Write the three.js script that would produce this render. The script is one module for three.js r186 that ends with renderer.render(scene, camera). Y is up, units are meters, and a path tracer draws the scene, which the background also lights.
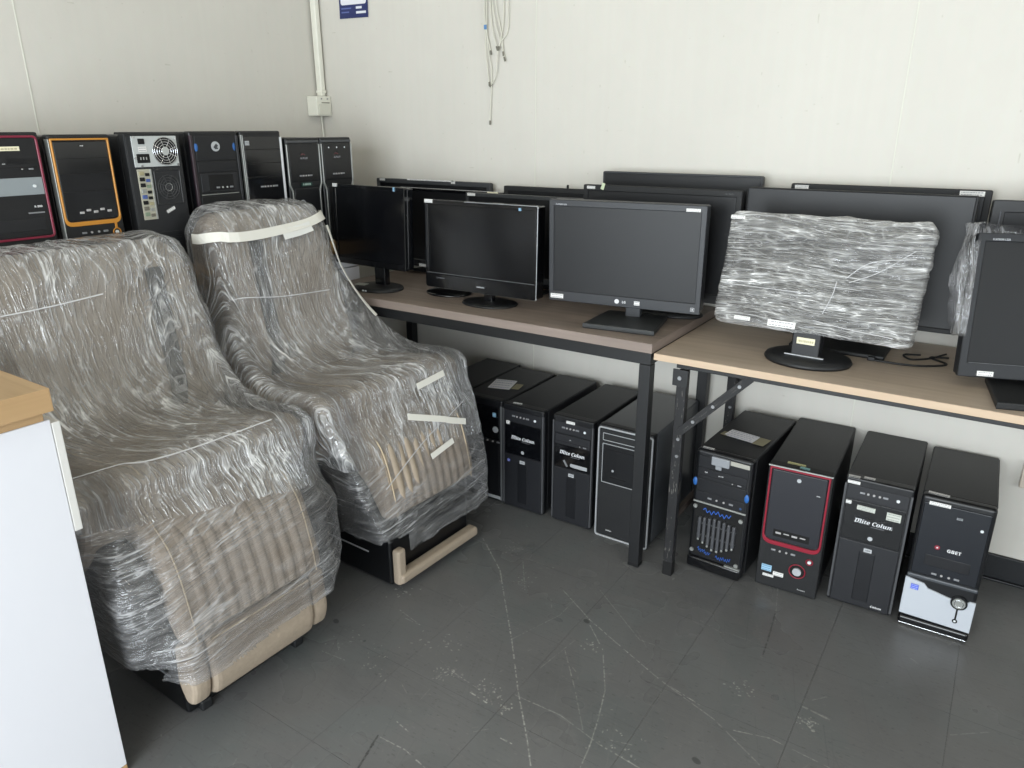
import * as THREE from 'three';
import { RoundedBoxGeometry } from 'three/addons/geometries/RoundedBoxGeometry.js';
import { mergeGeometries } from 'three/addons/utils/BufferGeometryUtils.js';
import { RectAreaLightUniformsLib } from 'three/addons/lights/RectAreaLightUniformsLib.js';

// ---------------------------------------------------------------- camera, light, exposure
const scene = new THREE.Scene();
const camera = new THREE.PerspectiveCamera(55.17, 1024 / 768, 0.05, 60);
camera.position.set(2.71, 1.34, 2.491);
camera.rotation.set(THREE.MathUtils.degToRad(-19.2), THREE.MathUtils.degToRad(33.85), THREE.MathUtils.degToRad(-0.09), 'YXZ');
const renderer = new THREE.WebGLRenderer({ antialias: true });
renderer.toneMapping = THREE.LinearToneMapping;
renderer.toneMappingExposure = 0.9;
renderer.shadowMap.enabled = true;
RectAreaLightUniformsLib.init();
scene.background = new THREE.Color(0.86, 0.93, 1.0);

// room: corner at the origin, x to the right along the far wall, z towards the camera
const RX = 6.6, RZ = 4.6, RY = 2.75;
function daylight(w, h, x, y, z, tx, ty, tz, power) {
  const l = new THREE.RectAreaLight(new THREE.Color(0.885, 0.955, 1.0), power, w, h);
  l.position.set(x, y, z); l.lookAt(tx, ty, tz); l.castShadow = true; scene.add(l); return l;
}
// daylight entering by the window in the right wall and by the glazed door and window behind the camera
daylight(2.5, 2.1, RX - 0.02, 1.145, 3.05, 0, 1.145, 3.05, 4.6);
daylight(2.9, 2.1, 2.2, 1.09, RZ - 0.02, 2.2, 1.09, 0, 9.6);

// ---------------------------------------------------------------- helpers
let seed = 20240611;
const rnd = () => { seed = (seed * 1664525 + 1013904223) >>> 0; return seed / 4294967296; };
const R = THREE.MathUtils.degToRad;
const used = {};
function numbered(n) { if (!(n in used)) { used[n] = 0; return n; } used[n]++; return n + '_' + String(used[n]).padStart(3, '0'); }
function mesh(name, geo, mat, parent, pos) {
  const m = new THREE.Mesh(geo, mat); m.name = parent === scene ? numbered(name) : name;
  m.castShadow = m.receiveShadow = true; if (pos) m.position.set(...pos); parent.add(m); return m;
}
function tag(o, label, category, group) { o.userData.label = label; if (category) o.userData.category = category; if (group) o.userData.group = group; return o; }
function thing(name, label, category, pos, turn = 0, group) {
  const g = new THREE.Group(); g.name = numbered(name); g.position.set(...pos); g.rotation.y = turn; scene.add(g); return tag(g, label, category, group);
}
function struct(name, geo, mat, pos) { const m = mesh(name, geo, mat, scene, pos); m.userData.kind = 'structure'; return m; }
function sgroup(name) { const g = new THREE.Group(); g.name = numbered(name); g.userData.kind = 'structure'; scene.add(g); return g; }
const boxCache = {};
function rb(w, h, d, r = 0.003, seg = 1) {
  r = Math.min(r, w / 2.01, h / 2.01, d / 2.01);
  const k = [w, h, d, r, seg].map(v => v.toFixed(5)).join();
  return boxCache[k] || (boxCache[k] = new RoundedBoxGeometry(w, h, d, seg, r));
}
function bx(w, h, d) { const k = 'b' + [w, h, d].map(v => v.toFixed(5)).join(); return boxCache[k] || (boxCache[k] = new THREE.BoxGeometry(w, h, d)); }
// box between two corners
function span(name, mat, parent, x0, x1, y0, y1, z0, z1, r = 0.002, seg = 1) {
  const g = r ? rb(x1 - x0, y1 - y0, z1 - z0, r, seg) : bx(x1 - x0, y1 - y0, z1 - z0);
  return mesh(name, g, mat, parent, [(x0 + x1) / 2, (y0 + y1) / 2, (z0 + z1) / 2]);
}
function rrect(w, h, r, cx = 0, cy = 0, Cls = THREE.Shape) {
  const s = new Cls(), x = cx - w / 2, y = cy - h / 2; const q = Array.isArray(r) ? r : [r, r, r, r]; // bl br tr tl
  s.moveTo(x + q[0], y); s.lineTo(x + w - q[1], y); s.quadraticCurveTo(x + w, y, x + w, y + q[1]);
  s.lineTo(x + w, y + h - q[2]); s.quadraticCurveTo(x + w, y + h, x + w - q[2], y + h);
  s.lineTo(x + q[3], y + h); s.quadraticCurveTo(x, y + h, x, y + h - q[3]); s.lineTo(x, y + q[0]); s.quadraticCurveTo(x, y, x + q[0], y);
  return s;
}
function extr(shape, depth, bevel = 0.0008, seg = 1, curve = 6) {
  return new THREE.ExtrudeGeometry(shape, { depth: depth - bevel * (bevel ? 1 : 0), bevelEnabled: bevel > 0, bevelThickness: bevel, bevelSize: bevel, bevelOffset: -bevel, bevelSegments: seg, curveSegments: curve });
}
function frameGeo(w, h, l, rgt, t, b, r, ri, depth, bevel = 0.0012) {
  const s = rrect(w, h, r); s.holes.push(rrect(w - l - rgt, h - t - b, ri, (l - rgt) / 2, (b - t) / 2, THREE.Path)); return extr(s, depth, bevel);
}
function tube(pts, r, seg = 24, rad = 6) { return new THREE.TubeGeometry(new THREE.CatmullRomCurve3(pts.map(p => new THREE.Vector3(...p))), seg, r, rad); }
function cyl(r, h, seg = 24, r2 = r) { return new THREE.CylinderGeometry(r2, r, h, seg); }
function lathe(pts, seg = 40) { return new THREE.LatheGeometry(pts.map(p => new THREE.Vector2(...p)), seg); }

// periodic value noise
const HN = new Float32Array(4096); for (let i = 0; i < 4096; i++) HN[i] = rnd();
const hash2 = (x, y) => HN[(x * 73 + y * 1931 + ((x * y) % 977) * 7) & 4095];
function pn(x, y, px, py) {
  let xi = Math.floor(x), yi = Math.floor(y); const fx = x - xi, fy = y - yi; const u = fx * fx * (3 - 2 * fx), v = fy * fy * (3 - 2 * fy);
  const w = (a, p) => ((a % p) + p) % p;
  const a = hash2(w(xi, px), w(yi, py)), b = hash2(w(xi + 1, px), w(yi, py)), c = hash2(w(xi, px), w(yi + 1, py)), d = hash2(w(xi + 1, px), w(yi + 1, py));
  return a + (b - a) * u + (c - a) * v + (a - b - c + d) * u * v;
}
function hash3(x, y, z) { return HN[(x * 131 + y * 1759 + z * 719 + ((x * 7 + y * 13 + z * 29) % 911) * 3) & 4095]; }
function vn3(x, y, z) {
  const xi = Math.floor(x), yi = Math.floor(y), zi = Math.floor(z); const s = t => t * t * (3 - 2 * t); const u = s(x - xi), v = s(y - yi), w = s(z - zi);
  const X = xi + 2000, Y = yi + 2000, Z = zi + 2000; const L = (a, b, t) => a + (b - a) * t;
  return L(L(L(hash3(X, Y, Z), hash3(X + 1, Y, Z), u), L(hash3(X, Y + 1, Z), hash3(X + 1, Y + 1, Z), u), v),
    L(L(hash3(X, Y, Z + 1), hash3(X + 1, Y, Z + 1), u), L(hash3(X, Y + 1, Z + 1), hash3(X + 1, Y + 1, Z + 1), u), v), w);
}
function dataTex(w, h, f, srgb = true, wrap = true) {
  const d = new Uint8Array(w * h * 4);
  for (let j = 0; j < h; j++) for (let i = 0; i < w; i++) { const c = f(i, j, i / w, j / h), o = (j * w + i) * 4; for (let k = 0; k < 3; k++) d[o + k] = Math.max(0, Math.min(255, (Array.isArray(c) ? c[k] : c) * 255)); d[o + 3] = 255; }
  const t = new THREE.DataTexture(d, w, h); if (srgb) t.colorSpace = THREE.SRGBColorSpace; if (wrap) t.wrapS = t.wrapT = THREE.RepeatWrapping;
  t.magFilter = THREE.LinearFilter; t.minFilter = THREE.LinearMipmapLinearFilter; t.generateMipmaps = true; t.needsUpdate = true; return t;
}
function canvasTex(w, h, draw) {
  const c = document.createElement('canvas'); c.width = w; c.height = h; const x = c.getContext('2d'); draw(x, w, h);
  const t = new THREE.CanvasTexture(c); t.colorSpace = THREE.SRGBColorSpace; return t;
}
// uv in metres from a box-like projection (world or local units)
function metreUV(geo, sx = 1, sy = 1) {
  const g = geo.index ? geo.toNonIndexed() : geo.clone(); const p = g.attributes.position, n = g.attributes.normal, uv = new Float32Array(p.count * 2);
  for (let i = 0; i < p.count; i++) {
    const ax = Math.abs(n.getX(i)), ay = Math.abs(n.getY(i)), az = Math.abs(n.getZ(i));
    let u, v; if (ay >= ax && ay >= az) { u = p.getX(i); v = p.getZ(i); } else if (ax >= az) { u = p.getZ(i); v = p.getY(i); } else { u = p.getX(i); v = p.getY(i); }
    uv[2 * i] = u * sx; uv[2 * i + 1] = v * sy;
  }
  g.setAttribute('uv', new THREE.BufferAttribute(uv, 2)); return g;
}
function S(hex, rough, metal = 0, extra = {}) { return new THREE.MeshPhysicalMaterial({ color: hex, roughness: rough, metalness: metal, ...extra }); }

// ---------------------------------------------------------------- materials
const grain = dataTex(256, 256, (i, j, u, v) => 0.5 + 0.5 * (pn(u * 64, v * 64, 64, 64) - 0.5) + 0.5 * (rnd() - 0.5), false);
const speck = dataTex(256, 256, (i, j, u, v) => 0.78 + 0.22 * pn(u * 8, v * 8, 8, 8) * 0.6 + 0.12 * pn(u * 40, v * 40, 40, 40) - (rnd() > 0.995 ? 0.06 : 0), true);
const dust = dataTex(512, 512, (i, j, u, v) => { const n = pn(u * 6, v * 6, 6, 6) * 0.5 + pn(u * 21, v * 21, 21, 21) * 0.3 + pn(u * 70, v * 70, 70, 70) * 0.2; return 0.45 + 0.5 * n; }, false);
const MAT = {
  black: S(0x191a1d, 0.42), blackGloss: S(0x0c0d10, 0.12, 0, { clearcoat: 0.4, clearcoatRoughness: 0.1 }), blackMatte: S(0x18191b, 0.6, 0, { bumpMap: grain, bumpScale: 0.0003 }),
  caseSteel: S(0x222326, 0.5, 0, { bumpMap: grain, bumpScale: 0.0002 }), caseGrey: S(0x43464a, 0.28), panel: S(0x141518, 0.36), panelLight: S(0x202125, 0.42),
  bay: S(0x17181c, 0.38), slot: S(0x060607, 0.8), steelBlack: S(0x161719, 0.45, 0, {}), silver: S(0xc4c7cb, 0.3, 0.35), silverPaint: S(0xc3c8d0, 0.35, 0.1),
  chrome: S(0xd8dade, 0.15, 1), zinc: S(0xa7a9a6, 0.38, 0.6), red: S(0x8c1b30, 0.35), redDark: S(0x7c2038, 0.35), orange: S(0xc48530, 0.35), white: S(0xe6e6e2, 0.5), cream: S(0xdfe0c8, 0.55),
  blue: S(0x2d63a8, 0.4), blueDeep: S(0x1b55c8, 0.45), green: S(0x1f7a62, 0.5), rust: S(0x5b4a40, 0.8), pcbGold: S(0xb0a888, 0.5, 0.3), led: S(0xdfe3e6, 0.3),
  pvc: S(0xe7e6da, 0.45), base: S(0x1c1d1f, 0.5), screw: S(0x9c9d9f, 0.35, 0.8),
  screenMatte: S(0x131417, 0.42, 0, { specularIntensity: 0.85 }), screenGloss: S(0x0b0c0f, 0.18), screenHaze: S(0x25272b, 0.36), screenGrey: S(0x2a2a2d, 0.3),
};
const paper = S(0xe8e8e4, 0.8), paperGrey = S(0xc9c7cc, 0.8), tapeKraft = S(0x9a9377, 0.6), masking = S(0xe4e2da, 0.7);

// ---------------------------------------------------------------- printed marks
const decalMats = {};
function printMat(key, w, h, draw, clear = true) {
  if (decalMats[key]) return decalMats[key];
  const t = canvasTex(w, h, draw); const m = new THREE.MeshPhysicalMaterial({ map: t, roughness: 0.5, transparent: clear, polygonOffset: true, polygonOffsetFactor: -1, polygonOffsetUnits: -1 });
  return (decalMats[key] = m);
}
function textMat(str, { color = '#e8e8ea', font = 'bold', family = 'sans-serif', bg = null, w = 256, h = 64, size = 0.7, slant = false } = {}) {
  return printMat('t' + str + color + font + family + bg + w + h + size, w, h, (c) => {
    if (bg) { c.fillStyle = bg; c.fillRect(0, 0, w, h); }
    c.fillStyle = color; c.textAlign = 'center'; c.textBaseline = 'middle'; let px = Math.round(h * size); c.font = `${font} ${px}px ${family}`;
    const mw = c.measureText(str).width; if (mw > w * 0.96) { px = Math.floor(px * w * 0.96 / mw); c.font = `${font} ${px}px ${family}`; }
    c.fillText(str, w / 2, h / 2);
  }, !bg);
}
const smallPrint = (key, bg, ink, rows, w = 128, h = 48) => printMat('sp' + key, w, h, (c) => {
  c.fillStyle = bg; c.fillRect(0, 0, w, h); c.fillStyle = ink; let s = 7; const r = () => (s = (s * 16807) % 2147483647) / 2147483647;
  for (let k = 0; k < rows; k++) { let x = w * 0.06; const y = h * (k + 0.55) / rows, t = Math.max(2, h / rows * 0.35); while (x < w * 0.9) { const l = w * (0.03 + 0.09 * r()); c.fillRect(x, y - t / 2, Math.min(l, w * 0.93 - x), t); x += l + w * 0.025; } }
}, false);
const stickerWhite = smallPrint('white', '#ecebe8', '#9a9aa0', 2), stickerPaper = smallPrint('paper', '#f4f3f6', '#c6c7d4', 4, 128, 96), stickerPale = smallPrint('pale', '#c9ccc4', '#8d918c', 3, 128, 80), stickerBlue = smallPrint('blue', '#9cc3dd', '#4b7da6', 3, 96, 80);
function print(parent, name, mat, w, h, pos, rot) { const m = mesh(name, new THREE.PlaneGeometry(w, h), mat, parent, pos); if (rot) m.rotation.set(...rot); return m; }
// a sticker is a thin sheet of paper or film
function sticker(parent, name, mat, w, h, pos, rot) { const m = mesh(name, bx(w, h, 0.0006), mat, parent, pos); if (rot) m.rotation.set(...rot); return m; }

// ---------------------------------------------------------------- the room
const wallTex = dataTex(1024, 1024, (i, j, u, v) => {
  const n = pn(u * 5, v * 5, 5, 5) * 0.5 + pn(u * 17, v * 17, 17, 17) * 0.3 + pn(u * 60, v * 60, 60, 60) * 0.2; const st = pn(u * 120, v * 4, 120, 4);
  const d = 0.83 + 0.02 * (n - 0.5) + 0.006 * (st - 0.5); const spot = Math.max(0, pn(u * 97, v * 97, 97, 97) - 0.97) * 2.5; return [d - spot, d - 0.014 - spot, d - 0.046 - spot * 1.2];
});
const wallMat = S(0xffffff, 0.62, 0, { map: wallTex, bumpMap: grain, bumpScale: 0.0004 });
const seamMat = S(0xdcdbd0, 0.5), ceilMat = S(0xdcd6c8, 0.8);
function wallPanels(name, axis, cuts, y0, y1, at, inward) {  // vertical sandwich panels with raised joint strips
  const g = sgroup(name);
  for (let i = 0; i + 1 < cuts.length; i++) {
    const a = cuts[i] + 0.001, b = cuts[i + 1] - 0.001, w = b - a, geo = metreUV(rb(w, y1 - y0, 0.05, 0.0015), 0.55, 0.55);
    const uv = geo.attributes.uv; for (let k = 0; k < uv.count; k++) uv.setXY(k, uv.getX(k) + i * 0.37, uv.getY(k) + i * 0.21);
    const m = mesh('wall_panel', geo, wallMat, g); m.userData.kind = 'structure';
    const c = (a + b) / 2; if (axis === 'x') m.position.set(c, (y0 + y1) / 2, at - inward * 0.025); else { m.position.set(at - inward * 0.025, (y0 + y1) / 2, c); m.rotation.y = Math.PI / 2; }
    if (i > 0) { const s = mesh('joint_strip', rb(0.004, y1 - y0, 0.002, 0.0008), seamMat, g); s.userData.kind = 'structure'; if (axis === 'x') s.position.set(cuts[i], (y0 + y1) / 2, at + inward * 0.0006); else { s.position.set(at + inward * 0.0006, (y0 + y1) / 2, cuts[i]); s.rotation.y = Math.PI / 2; } }
  }
  return g;
}
wallPanels('wall_back', 'x', [-0.05, 1.148, 2.387, 3.626, 4.865, 6.104, RX + 0.05], 0, RY, 0, 1);
wallPanels('wall_left', 'z', [0, 1.236, 2.475, 3.714, RZ + 0.05], 0, RY, 0, 1);
// right wall and front wall with their openings
{
  const g = sgroup('wall_right'); const P = (z0, z1, y0, y1) => { const m = span('wall_panel', wallMat, g, RX, RX + 0.05, y0, y1, z0, z1, 0); m.userData.kind = 'structure'; };
  P(0, 1.8, 0, RY); P(4.3, RZ + 0.05, 0, RY); P(1.8, 4.3, 0, 0.095); P(1.8, 4.3, 2.195, RY);
  const f = sgroup('wall_front'); const Q = (x0, x1, y0, y1) => { const m = span('wall_panel', wallMat, f, x0, x1, y0, y1, RZ, RZ + 0.05, 0); m.userData.kind = 'structure'; };
  Q(0, 0.75, 0, RY); Q(3.65, RX, 0, RY); Q(0.75, 3.65, 0, 0.03); Q(0.75, 3.65, 2.16, RY);
  const w1 = sgroup('window_1'), alu = S(0xcfd2d4, 0.35, 0.6), pane = new THREE.MeshPhysicalMaterial({ color: 0xffffff, roughness: 0.02, transmission: 1, thickness: 0, ior: 1.45 });
  for (const [z0, z1] of [[1.8, 1.84], [3.03, 3.07], [4.26, 4.3]]) span('window_frame', alu, w1, RX, RX + 0.05, 0.095, 2.195, z0, z1, 0);
  for (const [y0, y1] of [[0.095, 0.135], [2.155, 2.195]]) span('window_frame', alu, w1, RX, RX + 0.05, y0, y1, 1.8, 4.3, 0);
  for (const [z0, z1] of [[1.84, 3.03], [3.07, 4.26]]) span('pane', pane, w1, RX + 0.024, RX + 0.028, 0.135, 2.155, z0, z1, 0);
  const w2 = sgroup('window_2');
  for (const [x0, x1] of [[0.75, 0.79], [2.18, 2.22], [3.61, 3.65]]) span('window_frame', alu, w2, x0, x1, 0.03, 2.16, RZ, RZ + 0.05, 0);
  for (const [y0, y1] of [[0.03, 0.07], [2.12, 2.16]]) span('window_frame', alu, w2, 0.75, 3.65, y0, y1, RZ, RZ + 0.05, 0);
  for (const [x0, x1] of [[0.79, 2.18], [2.22, 3.61]]) span('pane', pane, w2, x0, x1, 0.07, 2.12, RZ + 0.024, RZ + 0.028, 0);
}
struct('ceiling', bx(RX + 0.1, 0.06, RZ + 0.1), ceilMat, [RX / 2, RY + 0.03, RZ / 2]);
{
  const bb = S(0x15171b, 0.4);
  struct('baseboard_back', rb(RX, 0.086, 0.012, 0.003), bb, [RX / 2, 0.043, 0.006]);
  struct('baseboard_left', rb(0.012, 0.086, RZ - 0.02, 0.003), bb, [0.006, 0.043, RZ / 2 + 0.01]);
  const q = struct('trim_1', rb(RX - 0.03, 0.008, 0.01, 0.003), bb, [RX / 2 + 0.01, 0.004, 0.017]); q.name = 'trim_1';
}
// added tube lamp, out of view above the camera, to warm the upper walls
{
  const l = thing('added_ceiling_lamp', 'added batten lamp out of view under the ceiling, warms the upper walls', 'lamp', [1.9, RY - 0.07, 2.7]);
  mesh('housing', rb(1.24, 0.05, 0.09, 0.006, 2), MAT.white, l, [0, 0.043, 0]);
  const t = mesh('tube', cyl(0.014, 1.2, 16), new THREE.MeshStandardMaterial({ color: 0xffffff, emissive: new THREE.Color(1, 0.93, 0.8), emissiveIntensity: 3 }), l, [0, 0.0, 0]); t.rotation.z = Math.PI / 2;
  const a = new THREE.RectAreaLight(new THREE.Color(1, 0.9, 0.74), 17, 1.2, 0.06); a.position.set(1.9, RY - 0.09, 2.7); a.lookAt(1.9, 0, 2.7); a.castShadow = true; scene.add(a);
}
// floor: vinyl tiles, one print of wear and scratches runs over all of them
const FX0 = 0.8, FZ0 = 0.2, FS = 2.6;
const floorTex = canvasTex(2048, 2048, (c, W) => {
  const px = (x, z) => [(x - FX0) / FS * W, (z - FZ0) / FS * W];
  c.fillStyle = '#676767'; c.fillRect(0, 0, W, W);
  let s = 99; const r = () => (s = (s * 48271) % 2147483647) / 2147483647;
  for (let k = 0; k < 900; k++) { const g = 70 + 45 * r(); c.fillStyle = `rgba(${g},${g + 3},${g + 3},0.05)`; c.beginPath(); c.ellipse(r() * W, r() * W, 30 + 160 * r(), 15 + 70 * r(), r() * 3, 0, 7); c.fill(); }
  for (let k = 0; k < 26000; k++) { const g = 50 + 80 * r(); c.fillStyle = `rgba(${g},${g},${g - 2},0.26)`; c.fillRect(r() * W, r() * W, 1 + 7 * r(), 1 + 2 * r()); }
  for (let k = 0; k < 5000; k++) { const g = 60 + 60 * r(); c.strokeStyle = `rgba(${g},${g},${g},0.17)`; c.lineWidth = 1 + r(); const x = r() * W, y = r() * W, a = 0.3 * (r() - 0.5) + (r() > 0.8 ? 1.2 : 0), l = 20 + 120 * r(); c.beginPath(); c.moveTo(x, y); c.lineTo(x + l * Math.cos(a), y + l * Math.sin(a)); c.stroke(); }
  const scratch = (pts, w, al, col = '186,186,178', gap = 0.18) => {
    for (let i = 0; i + 1 < pts.length; i++) {
      const [x0, y0] = px(...pts[i]), [x1, y1] = px(...pts[i + 1]); const L = Math.hypot(x1 - x0, y1 - y0), n = Math.max(2, Math.round(L / 5));
      for (let k = 0; k < n; k++) { if (r() < gap) continue; const t = k / n, t2 = (k + 1) / n; c.strokeStyle = `rgba(${col},${al * (0.35 + 0.65 * r())})`; c.lineWidth = w * (0.6 + 0.8 * r()); c.beginPath(); c.moveTo(x0 + (x1 - x0) * t + r() - 0.5, y0 + (y1 - y0) * t + r() - 0.5); c.lineTo(x0 + (x1 - x0) * t2, y0 + (y1 - y0) * t2); c.stroke(); }
    }
  };
  scratch([[1.385, 0.698], [1.545, 0.825], [1.648, 0.948], [1.767, 1.088], [1.887, 1.239], [1.993, 1.361], [2.043, 1.423]], 2.6, 0.8);
  scratch([[1.768, 0.807], [1.906, 0.89], [2.046, 0.952], [2.171, 1.006], [2.287, 1.033]], 2.2, 0.7);
  scratch([[1.916, 0.91], [1.996, 0.985], [2.07, 1.117], [2.101, 1.215], [2.121, 1.293], [2.133, 1.362]], 2.0, 0.6);
  scratch([[1.91, 1.042], [2.007, 1.159], [2.086, 1.263]], 1.8, 0.5);
  scratch([[1.89, 1.257], [2.017, 1.252], [2.14, 1.28], [2.244, 1.289]], 2, 0.6);
  scratch([[1.79, 1.312], [1.848, 1.318]], 2.4, 0.9);
  scratch([[1.703, 1.544], [1.777, 1.54], [1.847, 1.553]], 2, 0.7);
  scratch([[1.937, 1.391], [1.97, 1.39]], 2.6, 0.9);
  scratch([[1.763, 1.091], [1.822, 0.918], [1.823, 0.831]], 1.6, 0.4);
  scratch([[1.891, 1.14], [1.913, 0.991]], 1.5, 0.4);
  scratch([[2.171, 1.006], [2.334, 1.06], [2.462, 1.133]], 2, 0.5);
  scratch([[2.38, 1.067], [2.459, 1.043], [2.593, 1.055]], 2, 0.6);
  scratch([[2.491, 0.897], [2.563, 0.907]], 4, 0.6);
  scratch([[1.696, 1.486], [1.753, 1.496]], 2, 0.7);
  scratch([[1.862, 0.744], [2.062, 0.891], [2.105, 0.887]], 1.6, 0.5);
  scratch([[1.418, 1.159], [1.513, 1.179], [1.456, 1.179]], 1.8, 0.5);
  scratch([[2.806, 0.8], [2.883, 0.738]], 1.8, 0.4);
  scratch([[1.575, 0.736], [1.671, 0.872]], 2, 0.5);
  scratch([[1.807, 1.292], [1.699, 1.277], [1.679, 1.335]], 2, 0.4);
  scratch([[1.356, 1.412], [1.442, 1.403]], 2, 0.5);
  scratch([[2.169, 0.714], [2.251, 0.739]], 2, 0.4);
  scratch([[2.277, 0.268], [2.355, 0.617]], 2, 0.4);
  scratch([[1.695, 1.542], [1.724, 1.636]], 4, 0.7, '38,38,38', 0.1);
  scratch([[2.363, 0.764], [2.357, 0.694], [2.339, 0.545]], 3, 0.6, '45,45,45', 0.2);
  for (let k = 0; k < 300; k++) { const x = FX0 + FS * r(), z = FZ0 + FS * r(), a = r() * 6.28, l = 0.01 + 0.09 * r() * r(); scratch([[x, z], [x + l * Math.cos(a), z + l * Math.sin(a)]], 1.6, 0.55 * r(), '180,180,172', 0.2); }
  for (const [x, z, n, sp] of [[1.499, 0.699, 30, 0.05], [1.642, 0.827, 24, 0.05], [1.704, 1.283, 34, 0.05], [1.822, 1.282, 34, 0.05], [1.888, 1.311, 24, 0.03], [1.358, 1.092, 20, 0.05], [2.522, 0.949, 40, 0.03], [2.353, 0.928, 24, 0.05], [1.957, 0.986, 18, 0.03], [1.601, 1.199, 24, 0.08], [1.52, 1.351, 20, 0.09], [2.172, 1.242, 20, 0.08], [1.394, 1.337, 14, 0.08]]) for (let k = 0; k < n; k++) { const [a, b] = px(x + sp * (r() + r() - 1), z + sp * (r() + r() - 1)); c.fillStyle = `rgba(190,190,180,${0.2 + 0.4 * r()})`; c.beginPath(); c.ellipse(a, b, 1 + 2.6 * r(), 0.6 + 1.4 * r(), r() * 3, 0, 7); c.fill(); }
  for (const [x, z] of [[2.34, 1.2], [2.45, 1.17], [1.9, 0.9], [1.3, 1.3]]) { const [a, b] = px(x, z); c.fillStyle = 'rgba(45,46,46,0.5)'; c.beginPath(); c.ellipse(a, b, 9, 6, 0.4, 0, 7); c.fill(); }
});
floorTex.wrapS = floorTex.wrapT = THREE.MirroredRepeatWrapping;
const floorMat = S(0xffffff, 0.42, 0, { map: floorTex, roughnessMap: dust, bumpMap: dust, bumpScale: 0.0008, specularIntensity: 0.8 });
{
  const g = sgroup('floor'); const sub = mesh('subfloor', bx(RX + 0.1, 0.05, RZ + 0.1), S(0x4a4c4c, 0.8), g, [RX / 2, -0.0285, RZ / 2]); sub.userData.kind = 'structure';
  const far = mesh('far_floor', bx(RX - 4.935, 0.003, RZ), S(0x5a5d5e, 0.45), g, [(RX + 4.935) / 2, -0.0018, RZ / 2]); far.userData.kind = 'structure';
  const T = 0.305, xs = [], zs = []; for (let x = 2.8 - T * 10; x < 5.0; x += T) xs.push(x); for (let z = 0.42 - T * 2; z < RZ + T; z += T) zs.push(z);
  for (let i = 0; i + 1 < xs.length; i++) for (let j = 0; j + 1 < zs.length; j++) {
    const x0 = Math.max(xs[i], 0) + 0.0003, x1 = Math.min(xs[i + 1], RX) - 0.0003, z0 = Math.max(zs[j], 0) + 0.0003, z1 = Math.min(zs[j + 1], RZ) - 0.0003; if (x1 - x0 < 0.01 || z1 - z0 < 0.01) continue;
    const geo = new THREE.BoxGeometry(x1 - x0, 0.003, z1 - z0); const p = geo.attributes.position, uv = geo.attributes.uv, cx = (x0 + x1) / 2, cz = (z0 + z1) / 2;
    for (let k = 0; k < p.count; k++) uv.setXY(k, (p.getX(k) + cx - FX0) / FS, 1 - (p.getZ(k) + cz - FZ0) / FS);
    const m = mesh('floor_tile', geo, floorMat, g, [cx, -0.0015 - 0.0003 * ((i * 7 + j * 3) % 3) / 2, cz]); m.userData.kind = 'structure';
  }
}
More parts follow.
